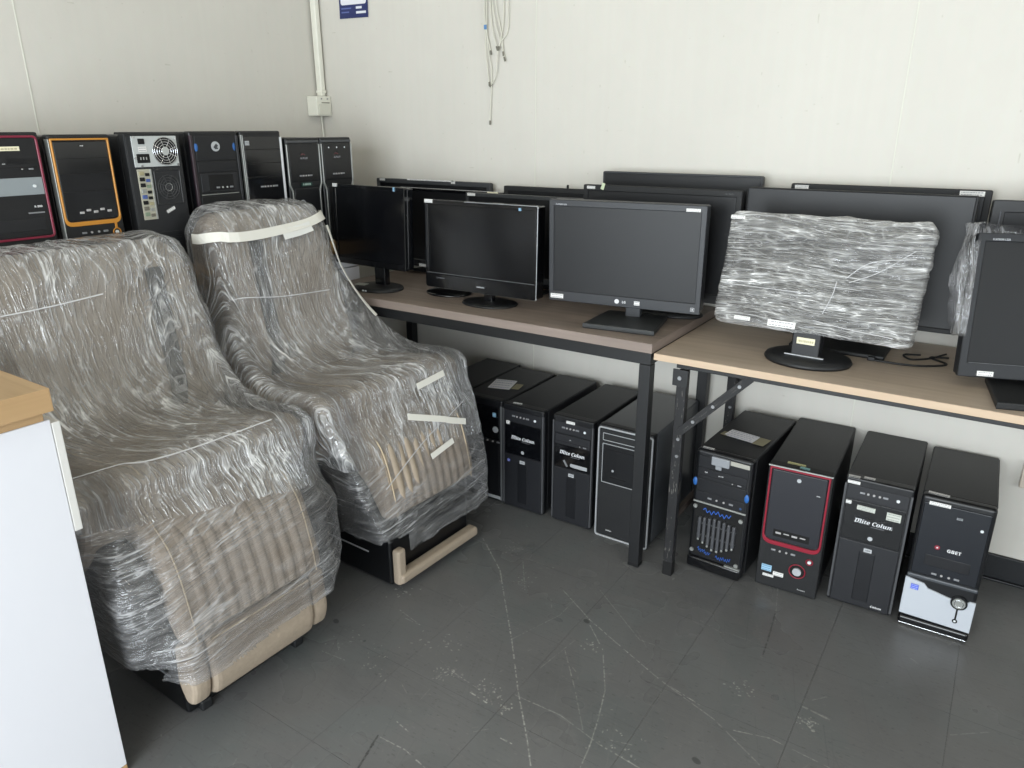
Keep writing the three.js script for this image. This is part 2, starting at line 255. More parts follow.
// ---------------------------------------------------------------- things on the walls
{
  const c = thing('cable_conduit', 'white plastic cable conduit running up the room corner', 'conduit', [0.028, 1.475, 0.024]);
  mesh('pipe', rb(0.032, RY - 1.475, 0.026, 0.006, 2), MAT.pvc, c, [0, (RY - 1.475) / 2, 0]);
  for (const y of [0.02, 0.6, 1.15]) mesh('clip', rb(0.038, 0.012, 0.03, 0.003), MAT.pvc, c, [0, y, 0]);
  const b = thing('junction_box', 'cream plastic junction box at the foot of the corner conduit', 'junction box', [0.032, 1.392, 0.045]);
  mesh('box_body', rb(0.062, 0.083, 0.086, 0.004, 2), MAT.pvc, b, [0, 0.0415, 0]);
  mesh('cover', rb(0.004, 0.045, 0.062, 0.001), S(0xdad9cc, 0.45), b, [0.033, 0.028, 0]); mesh('slot', rb(0.004, 0.004, 0.045, 0.001), S(0x8c8a7c, 0.6), b, [0.0325, 0.056, -0.008]);
  for (const z of [-0.02, 0.015]) { const s = mesh('screw', cyl(0.003, 0.003, 8), MAT.screw, b, [0.033, 0.072, z]); s.rotation.z = Math.PI / 2; }
  tag(mesh('wall_cable', tube([[0.012, 1.392, 0.02], [0.014, 1.3, 0.018], [0.012, 1.1, 0.02], [0.014, 0.95, 0.02]], 0.0035, 16), MAT.pvc, scene), 'thin white cable hanging below the junction box', 'cable');
  const po = thing('poster', 'blue and white printed notice stuck on the far wall near the corner', 'poster', [0.243, 1.78, 0.0022]);
  print(po, 'sheet', printMat('poster', 256, 380, (k, w, h) => {
    k.fillStyle = '#222d62'; k.fillRect(0, 0, w, h); k.fillStyle = '#e6e6ec'; k.beginPath(); k.roundRect ? k.roundRect(14, 20, w - 28, h - 98, 16) : k.rect(14, 20, w - 28, h - 98); k.fill();
    k.fillStyle = '#a9a8a4'; for (let i = 0; i < 8; i++) k.fillRect(50, 70 + i * 26, 90 + ((i * 53) % 80), 6);
    k.fillStyle = '#dfe2ea'; k.fillRect(150, h - 66, 52, 14); k.fillRect(150, h - 38, 88, 14); k.fillStyle = '#5a66a0'; k.fillRect(18, h - 62, 90, 8); k.fillRect(18, h - 40, 70, 8);
  }, false), 0.166, 0.25, [0, 0.125, 0.0006], [0, 0, R(-1.2)]);
  po.children[0].userData.label = 'white notice panel inside a dark blue border';
  const cb = thing('dangling_wires', 'bunch of loose white wires with bare ends hanging on the far wall', 'wires', [0.95, 1.36, 0.004]);
  const wire = S(0xdad8cb, 0.5), tip = S(0x77756a, 0.6);
  const W = [[[-0.012, 0.62], [-0.014, 0.34], [-0.006, 0.25], [0.002, 0.2], [-0.004, 0.0]], [[-0.004, 0.62], [-0.02, 0.37], [0.0, 0.25]], [[0.002, 0.62], [0.0, 0.42], [0.012, 0.33], [0.035, 0.262]], [[0.008, 0.62], [0.01, 0.45], [0.03, 0.34], [0.055, 0.262], [0.066, 0.224]], [[0.014, 0.62], [0.03, 0.42], [0.052, 0.3], [0.06, 0.243]], [[0.05, 0.62], [0.062, 0.42], [0.058, 0.33], [0.042, 0.262]], [[-0.016, 0.62], [-0.022, 0.4], [-0.016, 0.25], [-0.008, 0.14]], [[0.07, 0.62], [0.085, 0.4], [0.075, 0.31], [0.045, 0.28], [0.025, 0.16], [0.0, 0.135]]];
  W.forEach((w, i) => { const p = w.map(([x, y], k) => [x, y, 0.004 + 0.004 * ((i + k) % 3)]); mesh('wire', tube(p, 0.0022, 28, 5), wire, cb); const e = p[p.length - 1]; const f = p[p.length - 2]; const t = mesh('bare_end', rb(0.006, 0.016, 0.005, 0.001), tip, cb, [e[0], e[1], e[2]]); t.rotation.z = Math.atan2(e[1] - f[1], e[0] - f[0]) + Math.PI / 2; });
  mesh('wire_tag', rb(0.012, 0.016, 0.004, 0.001), S(0x5b87b8, 0.5), cb, [-0.018, 0.338, 0.012]);
  const o = thing('wall_outlet', 'small plastic socket on the far wall at the right edge of the picture', 'outlet', [2.905, 0.325, 0.008]);
  mesh('plate', rb(0.075, 0.085, 0.016, 0.004, 2), S(0xcfc3b4, 0.5), o, [0, 0.0425, 0]); mesh('socket', rb(0.04, 0.035, 0.004, 0.002), S(0xa08f80, 0.5), o, [0, 0.043, 0.009]);
}
// ---------------------------------------------------------------- wood
function woodTex(base, dark, str, n = 512) {
  return dataTex(n, n, (i, j, u, v) => {
    const w = pn(u * 3, v * 12, 3, 12) * 0.5, a = pn(u * 4, v * 70 + w * 3, 4, 70), b = pn(u * 12, v * 220, 12, 220), c = pn(u * 2, v * 9, 2, 9), k = Math.min(1, Math.max(0, 0.45 * a + 0.25 * b + 0.4 * c - 0.1)) * str;
    return base.map((q, m) => q + (dark[m] - q) * k);
  });
}
const rgb = h => [(h >> 16 & 255) / 255, (h >> 8 & 255) / 255, (h & 255) / 255];
const wDark = S(0xffffff, 0.5, 0, { map: woodTex(rgb(0x92847a), rgb(0x6b6059), 0.9) }), wDarkEdge = S(0xffffff, 0.55, 0, { map: woodTex(rgb(0x94867d), rgb(0x7b6e67), 0.9) });
const wMid = S(0xffffff, 0.48, 0, { map: woodTex(rgb(0xbbab9b), rgb(0x998a7b), 0.8) }), wMidEdge = S(0xffffff, 0.55, 0, { map: woodTex(rgb(0xcdb79e), rgb(0xba9f84), 0.7) });
const wOak = S(0xffffff, 0.5, 0, { map: woodTex(rgb(0xb89c78), rgb(0x967b58), 0.8) }), wOakEdge = S(0xffffff, 0.5, 0, { map: woodTex(rgb(0xbf9e76), rgb(0xa5855c), 0.8) });
function board(parent, name, top, edge, x0, x1, y0, y1, z0, z1) { // laminated board with an edge band of its own
  const w = x1 - x0, h = y1 - y0, d = z1 - z0; const b = mesh(name, metreUV(rb(w - 0.004, h, d - 0.004, 0.0012), 1.2, 1.2), top, parent, [(x0 + x1) / 2, (y0 + y1) / 2, (z0 + z1) / 2]);
  const e = (nm, ww, dd, x, z) => mesh(nm, metreUV(rb(ww, h - 0.0006, dd, 0.0006), 1.2, 1.2), edge, b, [x, -0.0002, z]);
  e('edge_band', w, 0.002, 0, d / 2 - 0.001); e('edge_band', w, 0.002, 0, -d / 2 + 0.001); e('edge_band', 0.002, d - 0.004, w / 2 - 0.001, 0); e('edge_band', 0.002, d - 0.004, -w / 2 + 0.001, 0); return b;
}
// counter along the left wall
{
  const wh = S(0xdcdde3, 0.45), c = thing('storage_counter', 'long white storage counter with oak top along the left wall carrying towers', 'counter', [0, 0, 0]);
  board(c, 'countertop', wOak, wOakEdge, 0.016, 0.5, 0.868, 0.92, 0.3, 1.9);
  span('carcass', wh, c, 0.016, 0.466, 0.06, 0.866, 0.31, 1.88, 0.002); span('plinth', MAT.blackMatte, c, 0.03, 0.44, 0, 0.06, 0.31, 1.88, 0.002);
  for (let i = 0; i < 4; i++) { const z = 0.31 + i * 0.3925; const d = span('door', wh, c, 0.467, 0.484, 0.07, 0.80, z + 0.002, z + 0.39, 0.002); mesh('finger_pull', rb(0.006, 0.012, 0.1, 0.002), MAT.zinc, d, [0.006, 0.34, 0]); span('drawer_front', wh, c, 0.467, 0.484, 0.804, 0.864, z + 0.002, z + 0.39, 0.002); }
}
// cabinet at the left edge of the picture, close to the camera
{
  const wh = S(0xe4e4ea, 0.42), c = thing('white_cabinet', 'white cabinet with thick oak top in the near left corner of the picture', 'cabinet', [0.74, 0, 1.92]);
  board(c, 'cabinet_top', wOak, wOakEdge, 0, 0.585, 0.856, 0.9, 0, 0.62); 
  span('top_rail', wOakEdge, c, 0.02, 0.567, 0.836, 0.8555, 0.012, 0.6, 0.002);
  span('front_panel', wh, c, 0.548, 0.566, 0.018, 0.8355, 0.002, 0.6, 0.002); span('carcass', wh, c, 0.02, 0.547, 0.03, 0.8355, 0.03, 0.59, 0.002);
  span('side_filler', S(0xdedcd8, 0.45), c, 0.40, 0.566, 0.60, 0.828, -0.014, 0.0015, 0.002); span('plinth_board', wOakEdge, c, 0.03, 0.567, 0.0, 0.0175, 0.002, 0.6, 0.002);
  for (const [y, z] of [[0.52, 0.2], [0.47, 0.36], [0.545, 0.17]]) { const s = mesh('screw_hole', cyl(0.0028, 0.001, 10), S(0x3a3a3e, 0.8), c, [0.5665, y, z]); s.rotation.z = Math.PI / 2; }
}
// ---------------------------------------------------------------- tables
const T1 = 0.75, T2 = 0.722;
{
  const t = thing('dark_wood_table', 'rectangular table with dark brown wood top and black square steel frame', 'table', [0.49, 0, 0.012]);
  board(t, 'tabletop', wDark, wDarkEdge, 0, 1.42, 0.721, T1, 0, 0.56);
  const leg = rb(0.036, 0.684, 0.036, 0.002); for (const [x, z] of [[0.018, 0.54], [1.40, 0.54], [0.018, 0.02], [1.40, 0.02]]) { const l = mesh('leg', leg, MAT.steelBlack, t, [x, 0.342, z]); mesh('foot_cap', rb(0.037, 0.012, 0.037, 0.002), MAT.slot, l, [0, -0.3355, 0]); }
  span('apron', MAT.steelBlack, t, 0, 1.418, 0.6845, 0.7205, 0.522, 0.558, 0.002); span('apron', MAT.steelBlack, t, 0, 1.418, 0.6845, 0.7205, 0.002, 0.038, 0.002);
  span('apron', MAT.steelBlack, t, 0, 0.036, 0.6845, 0.7205, 0.039, 0.521, 0.002); span('apron', MAT.steelBlack, t, 1.382, 1.418, 0.6845, 0.7205, 0.039, 0.521, 0.002);
}
{
  const t = thing('folding_table', 'folding table with light brown wood top, pale edge and worn black folding legs', 'table', [1.914, 0, 0.012]);
  board(t, 'tabletop', wMid, wMidEdge, 0, 1.25, 0.702, T2, 0, 0.552);
  span('rim', MAT.steelBlack, t, 0.07, 1.24, 0.69, 0.7015, 0.535, 0.55, 0.002); span('rim', MAT.steelBlack, t, 0.07, 1.24, 0.69, 0.7015, 0.004, 0.02, 0.002);
  const worn = S(0xffffff, 0.55, 0.1, { map: dataTex(128, 512, (i, j, u, v) => { const n = pn(u * 9, v * 30, 9, 30) * 0.6 + pn(u * 30, v * 100, 30, 100) * 0.4; return n > 0.78 ? [0.42, 0.41, 0.39] : [0.11, 0.11, 0.12]; }) });
  for (const [x, z] of [[0.086, 0.53], [0.086, 0.04], [1.16, 0.53], [1.16, 0.04]]) {
    const l = mesh('leg', rb(0.03, 0.68, 0.026, 0.002), worn, t, [x, 0.34, z]); mesh('foot_cap', rb(0.031, 0.05, 0.027, 0.002), MAT.slot, l, [0, -0.3155, 0]);
    mesh('bracket', rb(0.045, 0.05, 0.004, 0.001), MAT.steelBlack, l, [-0.004, 0.32, z > 0.3 ? 0.0152 : -0.0152]); const s = mesh('bolt', cyl(0.006, 0.005, 10), MAT.screw, l, [-0.004, 0.32, z > 0.3 ? 0.019 : -0.019]); s.rotation.x = Math.PI / 2;
    for (const y of [0.0, -0.055]) { const q = mesh('bolt', cyl(0.005, 0.005, 10), MAT.screw, l, [0.004, y + 0.13, 0.015]); q.rotation.x = Math.PI / 2; }
  }
  for (const x of [0.086, 1.16]) { span('crossbar', S(0x352d29, 0.7), t, x - 0.01, x + 0.01, 0.19, 0.21, 0.055, 0.515, 0.003); }
  for (const [x, s] of [[0.086, 1], [1.16, -1]]) for (const z of [0.551 - 0.002, 0.018]) {
    const p0 = new THREE.Vector3(x + s * 0.012, 0.50, z), p1 = new THREE.Vector3(x + s * 0.19, 0.69, z), d = p1.clone().sub(p0); const b = mesh('folding_brace', rb(d.length() + 0.02, 0.024, 0.004, 0.001), worn, t, p0.clone().add(p1).multiplyScalar(0.5).toArray()); b.rotation.z = Math.atan2(d.y, d.x);
    for (const k of [-0.08, 0, 0.1]) { const q = mesh('rivet', cyl(0.005, 0.006, 10), MAT.screw, b, [k, 0, 0.002]); q.rotation.x = Math.PI / 2; }
  }
}
// ---------------------------------------------------------------- computer towers
function tower(name, label, group, { w = 0.18, h = 0.41, d = 0.42, x, y = 0, z, turn = 0, shell = MAT.caseSteel, bezel = MAT.panel, fr = 0.006 }, draw) {
  // x,z: middle of the front face on the ground; the front looks along +z before turning
  const g = thing(name, label, 'computer', [x - Math.sin(turn) * d / 2, y, z - Math.cos(turn) * d / 2], turn, group); const fz = d / 2;
  span('case_shell', shell, g, -w / 2 + 0.002, w / 2 - 0.002, 0.012, h - 0.003, -d / 2, fz - 0.032, 0.003);
  span('side_panel', shell, g, w / 2 - 0.0019, w / 2, 0.014, h - 0.006, -d / 2 + 0.004, fz - 0.034, 0.0006); span('side_panel', shell, g, -w / 2, -w / 2 + 0.0019, 0.014, h - 0.006, -d / 2 + 0.004, fz - 0.034, 0.0006);
  for (const [a, b] of [[-1, 1], [1, 1], [-1, -1], [1, -1]]) mesh('foot', cyl(0.012, 0.012, 12), MAT.blackMatte, g, [a * (w / 2 - 0.025), 0.006, b * (d / 2 - 0.06)]);
  const bz = span('front_bezel', bezel, g, -w / 2, w / 2, 0.004, h, fz - 0.032, fz, fr, 2);
  const X = u => (u - 0.5) * w, Y = v => v * h;
  const F = {
    g, w, h, d, fz, bz, X, Y,
    slab(n, m, u0, u1, v0, v1, t0 = -0.002, t1 = 0.002, r = 0.0012, label) { const q = span(n, m, g, X(u0), X(u1), Y(v0), Y(v1), fz + t0, fz + t1, r); if (label) q.userData.label = label; return q; },
    frame(n, m, u0, u1, v0, v1, t, r, dep = 0.004, label, tb = t) { const W = (u1 - u0) * w, H = (v1 - v0) * h; const q = mesh(n, frameGeo(W, H, t, t, t, tb, r, Array.isArray(r) ? r.map(k => Math.max(k - t, 0.0015)) : Math.max(r - t, 0.0015), dep, Math.min(0.0012, t * 0.25)), m, g, [X((u0 + u1) / 2), Y((v0 + v1) / 2), fz - 0.001]); if (label) q.userData.label = label; return q; },
    disc(n, m, u, v, r, t = 0.004, label) { const q = mesh(n, cyl(r, t, 24), m, g, [X(u), Y(v), fz + t / 2 - 0.0005]); q.rotation.x = Math.PI / 2; if (label) q.userData.label = label; return q; },
    ring(n, m, u, v, r, tr = 0.0018) { return mesh(n, new THREE.TorusGeometry(r, tr, 6, 28), m, g, [X(u), Y(v), fz + 0.002]); },
    text(n, m, u, v, W, H, t = 0.0026, rot = 0) { return print(g, n, m, W, H, [X(u), Y(v), fz + t], [0, 0, rot]); },
    stick(n, m, u, v, W, H, t = 0.0028, rot = 0) { return sticker(g, n, m, W, H, [X(u), Y(v), fz + t], [0, 0, rot]); },
    ports(u0, u1, v, n = 5, t = 0.001) { for (let k = 0; k < n; k++) { const u = u0 + (u1 - u0) * k / (n - 1), wide = k === 0 || k === n - 1; const q = mesh('port', wide ? rb(0.013, 0.0055, 0.004, 0.001) : cyl(0.0032, 0.004, 10), wide ? S_PORT : S_PORT2, g, [X(u), Y(v), fz + t]); if (!wide) q.rotation.x = Math.PI / 2; } },
    top(n, m, u, tz, W, H, rot = 0) { return sticker(g, n, m, W, H, [X(u), h + 0.0005, fz - tz], [-Math.PI / 2, 0, rot]); },
  };
  draw(F); return g;
}
const S_PORT = S(0x9a9b9f, 0.4, 0.5), S_PORT2 = S(0xb9b6b6, 0.4, 0.3);
const script = (str) => printMat('script' + str, 320, 96, (c, w, h) => {
  c.fillStyle = '#e9eaee'; c.font = 'italic bold 54px serif'; c.textAlign = 'center'; c.textBaseline = 'middle'; c.fillText(str, w / 2 + 6, h / 2); c.fillRect(14, 26, 46, 7); c.fillStyle = '#8a8a90'; c.fillRect(150, 82, 110, 4);
});
function opticalDrive(F, v0, v1, m = MAT.panelLight) {
  const q = F.slab('optical_drive', m, 0.07, 0.93, v0, v1, -0.002, 0.0025, 0.001); const H = (v1 - v0) * F.h, W = F.w * 0.86;
  mesh('tray_line', rb(W * 0.92, 0.0012, 0.001, 0.0003), MAT.slot, q, [0, -H * 0.2, 0.0022]); mesh('drive_button', rb(0.012, 0.004, 0.002, 0.0008), S_PORT, q, [W * 0.36, -H * 0.34, 0.0025]); mesh('drive_lamp', rb(0.004, 0.003, 0.002, 0.0008), S_PORT2, q, [W * 0.22, -H * 0.34, 0.0025]); print(q, 'drive_mark', textMat('DVD', { w: 64, h: 24 }), 0.014, 0.005, [-W * 0.05, H * 0.1, 0.0031]);
}
// tall column style front: port strip, gloss panel with script logo, lower door with a sunken middle strip
function columnFront(F, o) {
  F.slab('edge_trim', S(0x4a4b4e, 0.4), 0.0, 0.035, 0.03, 0.95, -0.01, 0.0025); F.slab('edge_trim', S(0x4a4b4e, 0.4), 0.965, 1.0, 0.03, 0.95, -0.01, 0.0025);
  F.slab('port_strip', MAT.panelLight, 0.05, 0.95, 0.845, 0.945, -0.002, 0.002); F.ports(0.28, 0.62, 0.90, 5, 0.0025); F.disc('power_button', MAT.led, 0.8, 0.898, 0.0045, 0.004);
  F.slab('gloss_panel', MAT.blackGloss, 0.06, 0.94, 0.535, 0.835, -0.002, 0.002); F.text('script_logo', script('Dlite Colum'), 0.5, o.logo || 0.7, 0.1, 0.03);
  F.disc('badge', MAT.silver, 0.5, 0.57, 0.0065, 0.003);
  F.slab('lower_door', MAT.panelLight, 0.05, 0.95, 0.02, 0.525, -0.002, 0.0025, 0.002); F.slab('middle_strip', MAT.bay, 0.38, 0.62, 0.07, 0.46, 0.001, 0.0045, 0.002); F.stick('brand_plate', textMat('cdm', { bg: '#b8babd', color: '#4d4f55', w: 64, h: 32 }), 0.5, 0.478, 0.021, 0.012, 0.0032);
}
const UG = 'towers under the tables', LG = 'towers on the counter';
tower('computer_tower', 'black tower farthest left under the dark table, mostly hidden behind the paper-topped one', UG, { x: 1.024, z: 0.40, w: 0.175, d: 0.36 }, F => { F.slab('gloss_panel', MAT.blackGloss, 0.06, 0.94, 0.5, 0.93); F.ports(0.3, 0.7, 0.45, 5); });
tower('computer_tower', 'black tower with torn white paper on its top under the dark table', UG, { x: 1.212, z: 0.455, w: 0.176, d: 0.385, turn: 0.02 }, F => {
  F.slab('edge_trim', S(0x77797c, 0.35, 0.4), 0.955, 1.0, 0.02, 0.95, -0.01, 0.003); F.slab('edge_trim', S(0x77797c, 0.35, 0.4), 0, 0.045, 0.02, 0.95, -0.01, 0.003);
  F.slab('gloss_panel', MAT.blackGloss, 0.08, 0.92, 0.62, 0.93); F.slab('lower_door', MAT.panel, 0.08, 0.92, 0.12, 0.58, -0.002, 0.003);
  F.stick('blue_sticker', stickerBlue, 0.82, 0.86, 0.014, 0.016); F.disc('power_button', MAT.silver, 0.84, 0.72, 0.012, 0.004); F.ports(0.5, 0.9, 0.6, 4); F.slab('foot_trim', MAT.silver, 0.55, 0.95, 0.03, 0.06, -0.001, 0.003);
  F.top('torn_paper', stickerPaper, 0.42, 0.16, 0.085, 0.1, 0.25).userData.label = 'torn white paper'; F.top('tape', tapeKraft, 0.78, 0.165, 0.03, 0.06, 0.2);
});
tower('computer_tower', 'black tower with white script logo and small white sticker, next to the paper-topped tower', UG, { x: 1.393, z: 0.458, w: 0.172, turn: 0.0, d: 0.40 }, F => {
  columnFront(F, {}); F.stick('white_sticker', stickerWhite, 0.14, 0.83, 0.014, 0.012); F.top('label_strip', stickerWhite, 0.3, 0.02, 0.034, 0.009, 0.05); F.stick('blue_sticker', smallPrint('ind', '#4a58b0', '#c8cbe6', 2, 64, 48), 0.16, 0.47, 0.011, 0.01, 0.0032);
});
tower('computer_tower', 'black tower with white script logo above an open card reader slot, beside the silver-trimmed tower', UG, { x: 1.592, z: 0.452, w: 0.158, d: 0.39 }, F => {
  columnFront(F, { logo: 0.675 }); opticalDrive(F, 0.745, 0.835); F.slab('card_reader', MAT.silver, 0.52, 0.88, 0.552, 0.585, 0.0005, 0.003); const p = F.slab('broken_flap', S(0x8d8f92, 0.4, 0.4), 0.33, 0.37, 0.545, 0.61, 0.001, 0.006); p.rotation.z = 0.6; F.stick('white_sticker', stickerWhite, 0.45, 0.955, 0.032, 0.009, 0.002);
});
tower('computer_tower', 'grey tower with silver outlined front behind the dark table leg', UG, { x: 1.79, z: 0.455, w: 0.196, h: 0.415, d: 0.40, turn: 0.0, shell: MAT.caseGrey }, F => {
  F.frame('silver_outline', MAT.silver, 0, 1, 0.0, 0.985, 0.005, 0.012, 0.006); F.slab('front_cover', MAT.blackMatte, 0.035, 0.965, 0.02, 0.96, -0.002, 0.0015);
  F.frame('drive_outline', MAT.silver, 0.09, 0.91, 0.87, 0.935, 0.002, 0.003, 0.0045); F.frame('door_outline', MAT.silver, 0.09, 0.91, 0.5, 0.845, 0.0022, 0.003, 0.0045); F.slab('door', MAT.panel, 0.1, 0.9, 0.51, 0.835, -0.001, 0.003);
  mesh('drive_slot', rb(F.w * 0.7, 0.002, 0.001), MAT.slot, F.g, [0, F.Y(0.8), F.fz + 0.0032]); F.disc('power_mark', MAT.silver, 0.3, 0.62, 0.004, 0.005); F.slab('card_slot', MAT.slot, 0.25, 0.55, 0.555, 0.565, 0.002, 0.0034, 0);
  F.text('maker_mark', textMat('SAMSUNG', { w: 256, h: 48 }), 0.27, 0.07, 0.034, 0.0075, 0.0022); F.disc('lock', MAT.silver, 0.87, 0.4, 0.004, 0.003);
});
tower('computer_tower', 'black tower with blue-marked ribbed front and torn paper on top, first under the folding table', UG, { x: 2.118, z: 0.462, w: 0.178, h: 0.412, d: 0.41, turn: -0.05, shell: MAT.caseSteel, bezel: MAT.panel, fr: 0.012 }, F => {
  F.slab('top_bay', MAT.bay, 0.06, 0.94, 0.86, 0.95, -0.002, 0.002); F.slab('pale_tape', S(0xa7a59c, 0.6), 0.62, 0.95, 0.93, 0.965, 0.0, 0.0025);
  const cl = F.slab('grey_clip', S(0x8f9297, 0.4), 0.3, 0.62, 0.905, 0.975, 0, 0.012, 0.004, 'grey plastic clip'); mesh('clip_hook', rb(0.02, 0.02, 0.008, 0.003), cl.material, cl, [-0.005, -0.017, 0]);
  opticalDrive(F, 0.775, 0.855, MAT.bay); F.text('drive_logo', textMat('●LG', { w: 96, h: 40 }), 0.5, 0.825, 0.018, 0.007, 0.003); F.text('drive_logo', textMat('DVD', { w: 96, h: 40 }), 0.22, 0.828, 0.016, 0.007, 0.003);
  F.slab('drive_bay', MAT.bay, 0.06, 0.94, 0.665, 0.765); for (const [u, v] of [[0.03, 0.73], [0.95, 0.7]]) { const q = mesh('blue_clip', new THREE.SphereGeometry(0.011, 16, 10), MAT.blue, F.g, [F.X(u), F.Y(v), F.fz]); q.scale.set(0.7, 1.3, 0.35); }
  F.slab('port_strip', MAT.bay, 0.06, 0.94, 0.585, 0.66); F.ports(0.32, 0.7, 0.62, 4, 0.0025); F.disc('led', S(0x35507c, 0.3), 0.87, 0.61, 0.0035);
  F.slab('silver_line', MAT.zinc, 0.03, 0.97, 0.565, 0.578, -0.001, 0.004); F.slab('grille_recess', MAT.slot, 0.06, 0.94, 0.12, 0.56, -0.002, 0.001);
  for (let k = 0; k < 8; k++) { const u = 0.19 + k * 0.088, b = 0.02 * Math.abs(k - 3.5); const r = F.slab('grille_rib', S(0x4a4b4f, 0.35), u - 0.03, u + 0.03, 0.2 + b, 0.475 - b * 0.3, -0.001, 0.012, 0.004); mesh('rib_tip', rb(0.007, 0.008, 0.006, 0.002), MAT.zinc, r, [0, -(0.275 - b * 1.3) * F.h / 2 - 0.002, 0.003]); }
  for (const v of [0.3, 0.4]) F.slab('cross_rib', S(0x5a5b5e, 0.3, 0.4), 0.15, 0.85, v, v + 0.008, 0, 0.008);
  const zig = (n, u, v, s) => printMat('zig' + s, 256, 64, (c) => { c.strokeStyle = '#2a58ac'; c.lineWidth = 8; c.lineJoin = 'bevel'; c.beginPath(); c.moveTo(4, 30); for (let k = 1; k < 14; k++) c.lineTo(4 + k * 19, 32 + (k % 2 ? -1 : 1) * (12 + 8 * ((k * 5) % 3))); c.stroke(); });
  F.text('blue_emblem', zig('a', 0, 0, 1), 0.48, 0.515, 0.092, 0.02, 0.0035, 0.0); F.text('blue_emblem', zig('a', 0, 0, 1), 0.3, 0.165, 0.045, 0.018, 0.0035, -0.25); F.text('blue_emblem', zig('a', 0, 0, 1), 0.66, 0.15, 0.05, 0.018, 0.0035, 0.1);  // blue zigzag emblems printed on the front
  for (const [u, v] of [[0.08, 0.53], [0.9, 0.51], [0.08, 0.15], [0.9, 0.13]]) F.disc('corner_bolt', MAT.zinc, u, v, 0.0065, 0.006);
  F.slab('chin', MAT.blackGloss, 0.01, 0.99, 0.01, 0.105, -0.004, 0.012, 0.008); F.slab('chin_line', MAT.zinc, 0.7, 0.98, 0.1, 0.11, 0, 0.01);
  F.top('torn_paper', stickerPaper, 0.45, 0.17, 0.095, 0.055, -0.12); F.top('brown_tape', tapeKraft, 0.82, 0.16, 0.035, 0.06, -0.1); F.top('brown_tape', tapeKraft, 0.16, 0.16, 0.02, 0.03, -0.1); F.top('label_strip', stickerWhite, 0.18, 0.018, 0.035, 0.009);
});
tower('computer_tower', 'black tower with red framed front and round power button under the folding table', UG, { x: 2.334, z: 0.44, w: 0.178, h: 0.412, d: 0.43, turn: 0.04, fr: 0.004, shell: MAT.caseSteel, bezel: MAT.blackMatte }, F => {
  F.frame('red_frame', MAT.red, 0.03, 0.97, 0.37, 0.985, 0.0055, [0.03, 0.03, 0.003, 0.003], 0.006, 'red frame', 0.013); F.slab('front_door', S(0x25262c, 0.3), 0.07, 0.93, 0.41, 0.965, -0.002, 0.003, 0.01);
  F.slab('silver_line', MAT.zinc, 0.0, 1.0, 0.985, 0.995, -0.004, 0.004); F.disc('badge', MAT.silver, 0.5, 0.915, 0.006, 0.005); F.text('mark', textMat('DVD', { w: 64, h: 32 }), 0.82, 0.83, 0.014, 0.006, 0.0034);
  F.slab('reader_panel', MAT.slot, 0.2, 0.78, 0.44, 0.5, 0.001, 0.0034); for (let k = 0; k < 4; k++) F.slab('reader_slot', S_PORT2, 0.24 + k * 0.13, 0.33 + k * 0.13, 0.465 + 0.006 * (k % 2), 0.48, 0.003, 0.0042);
  F.ports(0.24, 0.56, 0.325, 4); F.disc('power_button_small', MAT.led, 0.83, 0.3, 0.005, 0.005); F.ring('red_ring', MAT.red, 0.83, 0.3, 0.009); F.disc('button_plate', MAT.slot, 0.66, 0.2, 0.021, 0.003); F.ring('red_ring', MAT.red, 0.66, 0.2, 0.0225); F.disc('power_button', MAT.silver, 0.66, 0.2, 0.0125, 0.008); 
  F.stick('blue_sticker', stickerBlue, 0.17, 0.165, 0.029, 0.02); F.stick('white_sticker', stickerWhite, 0.37, 0.135, 0.03, 0.012); F.stick('white_sticker', stickerWhite, 0.21, 0.105, 0.032, 0.007); F.text('maker_mark', textMat('B essenso', { w: 192, h: 40, font: 'italic' }), 0.76, 0.055, 0.035, 0.008, 0.001);
  F.top('yellow_label', smallPrint('yel', '#d6d49c', '#a9a66c', 1, 96, 24), 0.4, 0.03, 0.05, 0.01, -0.05); F.top('teal_label', smallPrint('teal', '#8fc3c4', '#5d9c9e', 1, 64, 24), 0.55, 0.012, 0.026, 0.01, -0.05);
});
tower('computer_tower', 'black tower with white script logo and torn paper stickers under the folding table', UG, { x: 2.536, z: 0.402, w: 0.174, h: 0.41, d: 0.40, turn: 0.02 }, F => {
  columnFront(F, { logo: 0.69 }); F.stick('torn_sticker', stickerPale, 0.37, 0.79, 0.047, 0.014, 0.003, -0.02); F.stick('torn_sticker', stickerPale, 0.78, 0.775, 0.036, 0.024, 0.003); F.stick('white_sticker', stickerWhite, 0.1, 0.815, 0.014, 0.01, 0.003);
  F.top('label_strip', stickerWhite, 0.12, 0.006, 0.03, 0.01); F.top('label_strip', stickerWhite, 0.34, 0.014, 0.028, 0.011); F.stick('label_strip', stickerWhite, 0.13, 0.965, 0.032, 0.009, 0.0006); F.text('maker_mark', textMat('Colum', { w: 128, h: 48, font: 'italic bold' }), 0.76, 0.05, 0.036, 0.013, 0.0032);
});
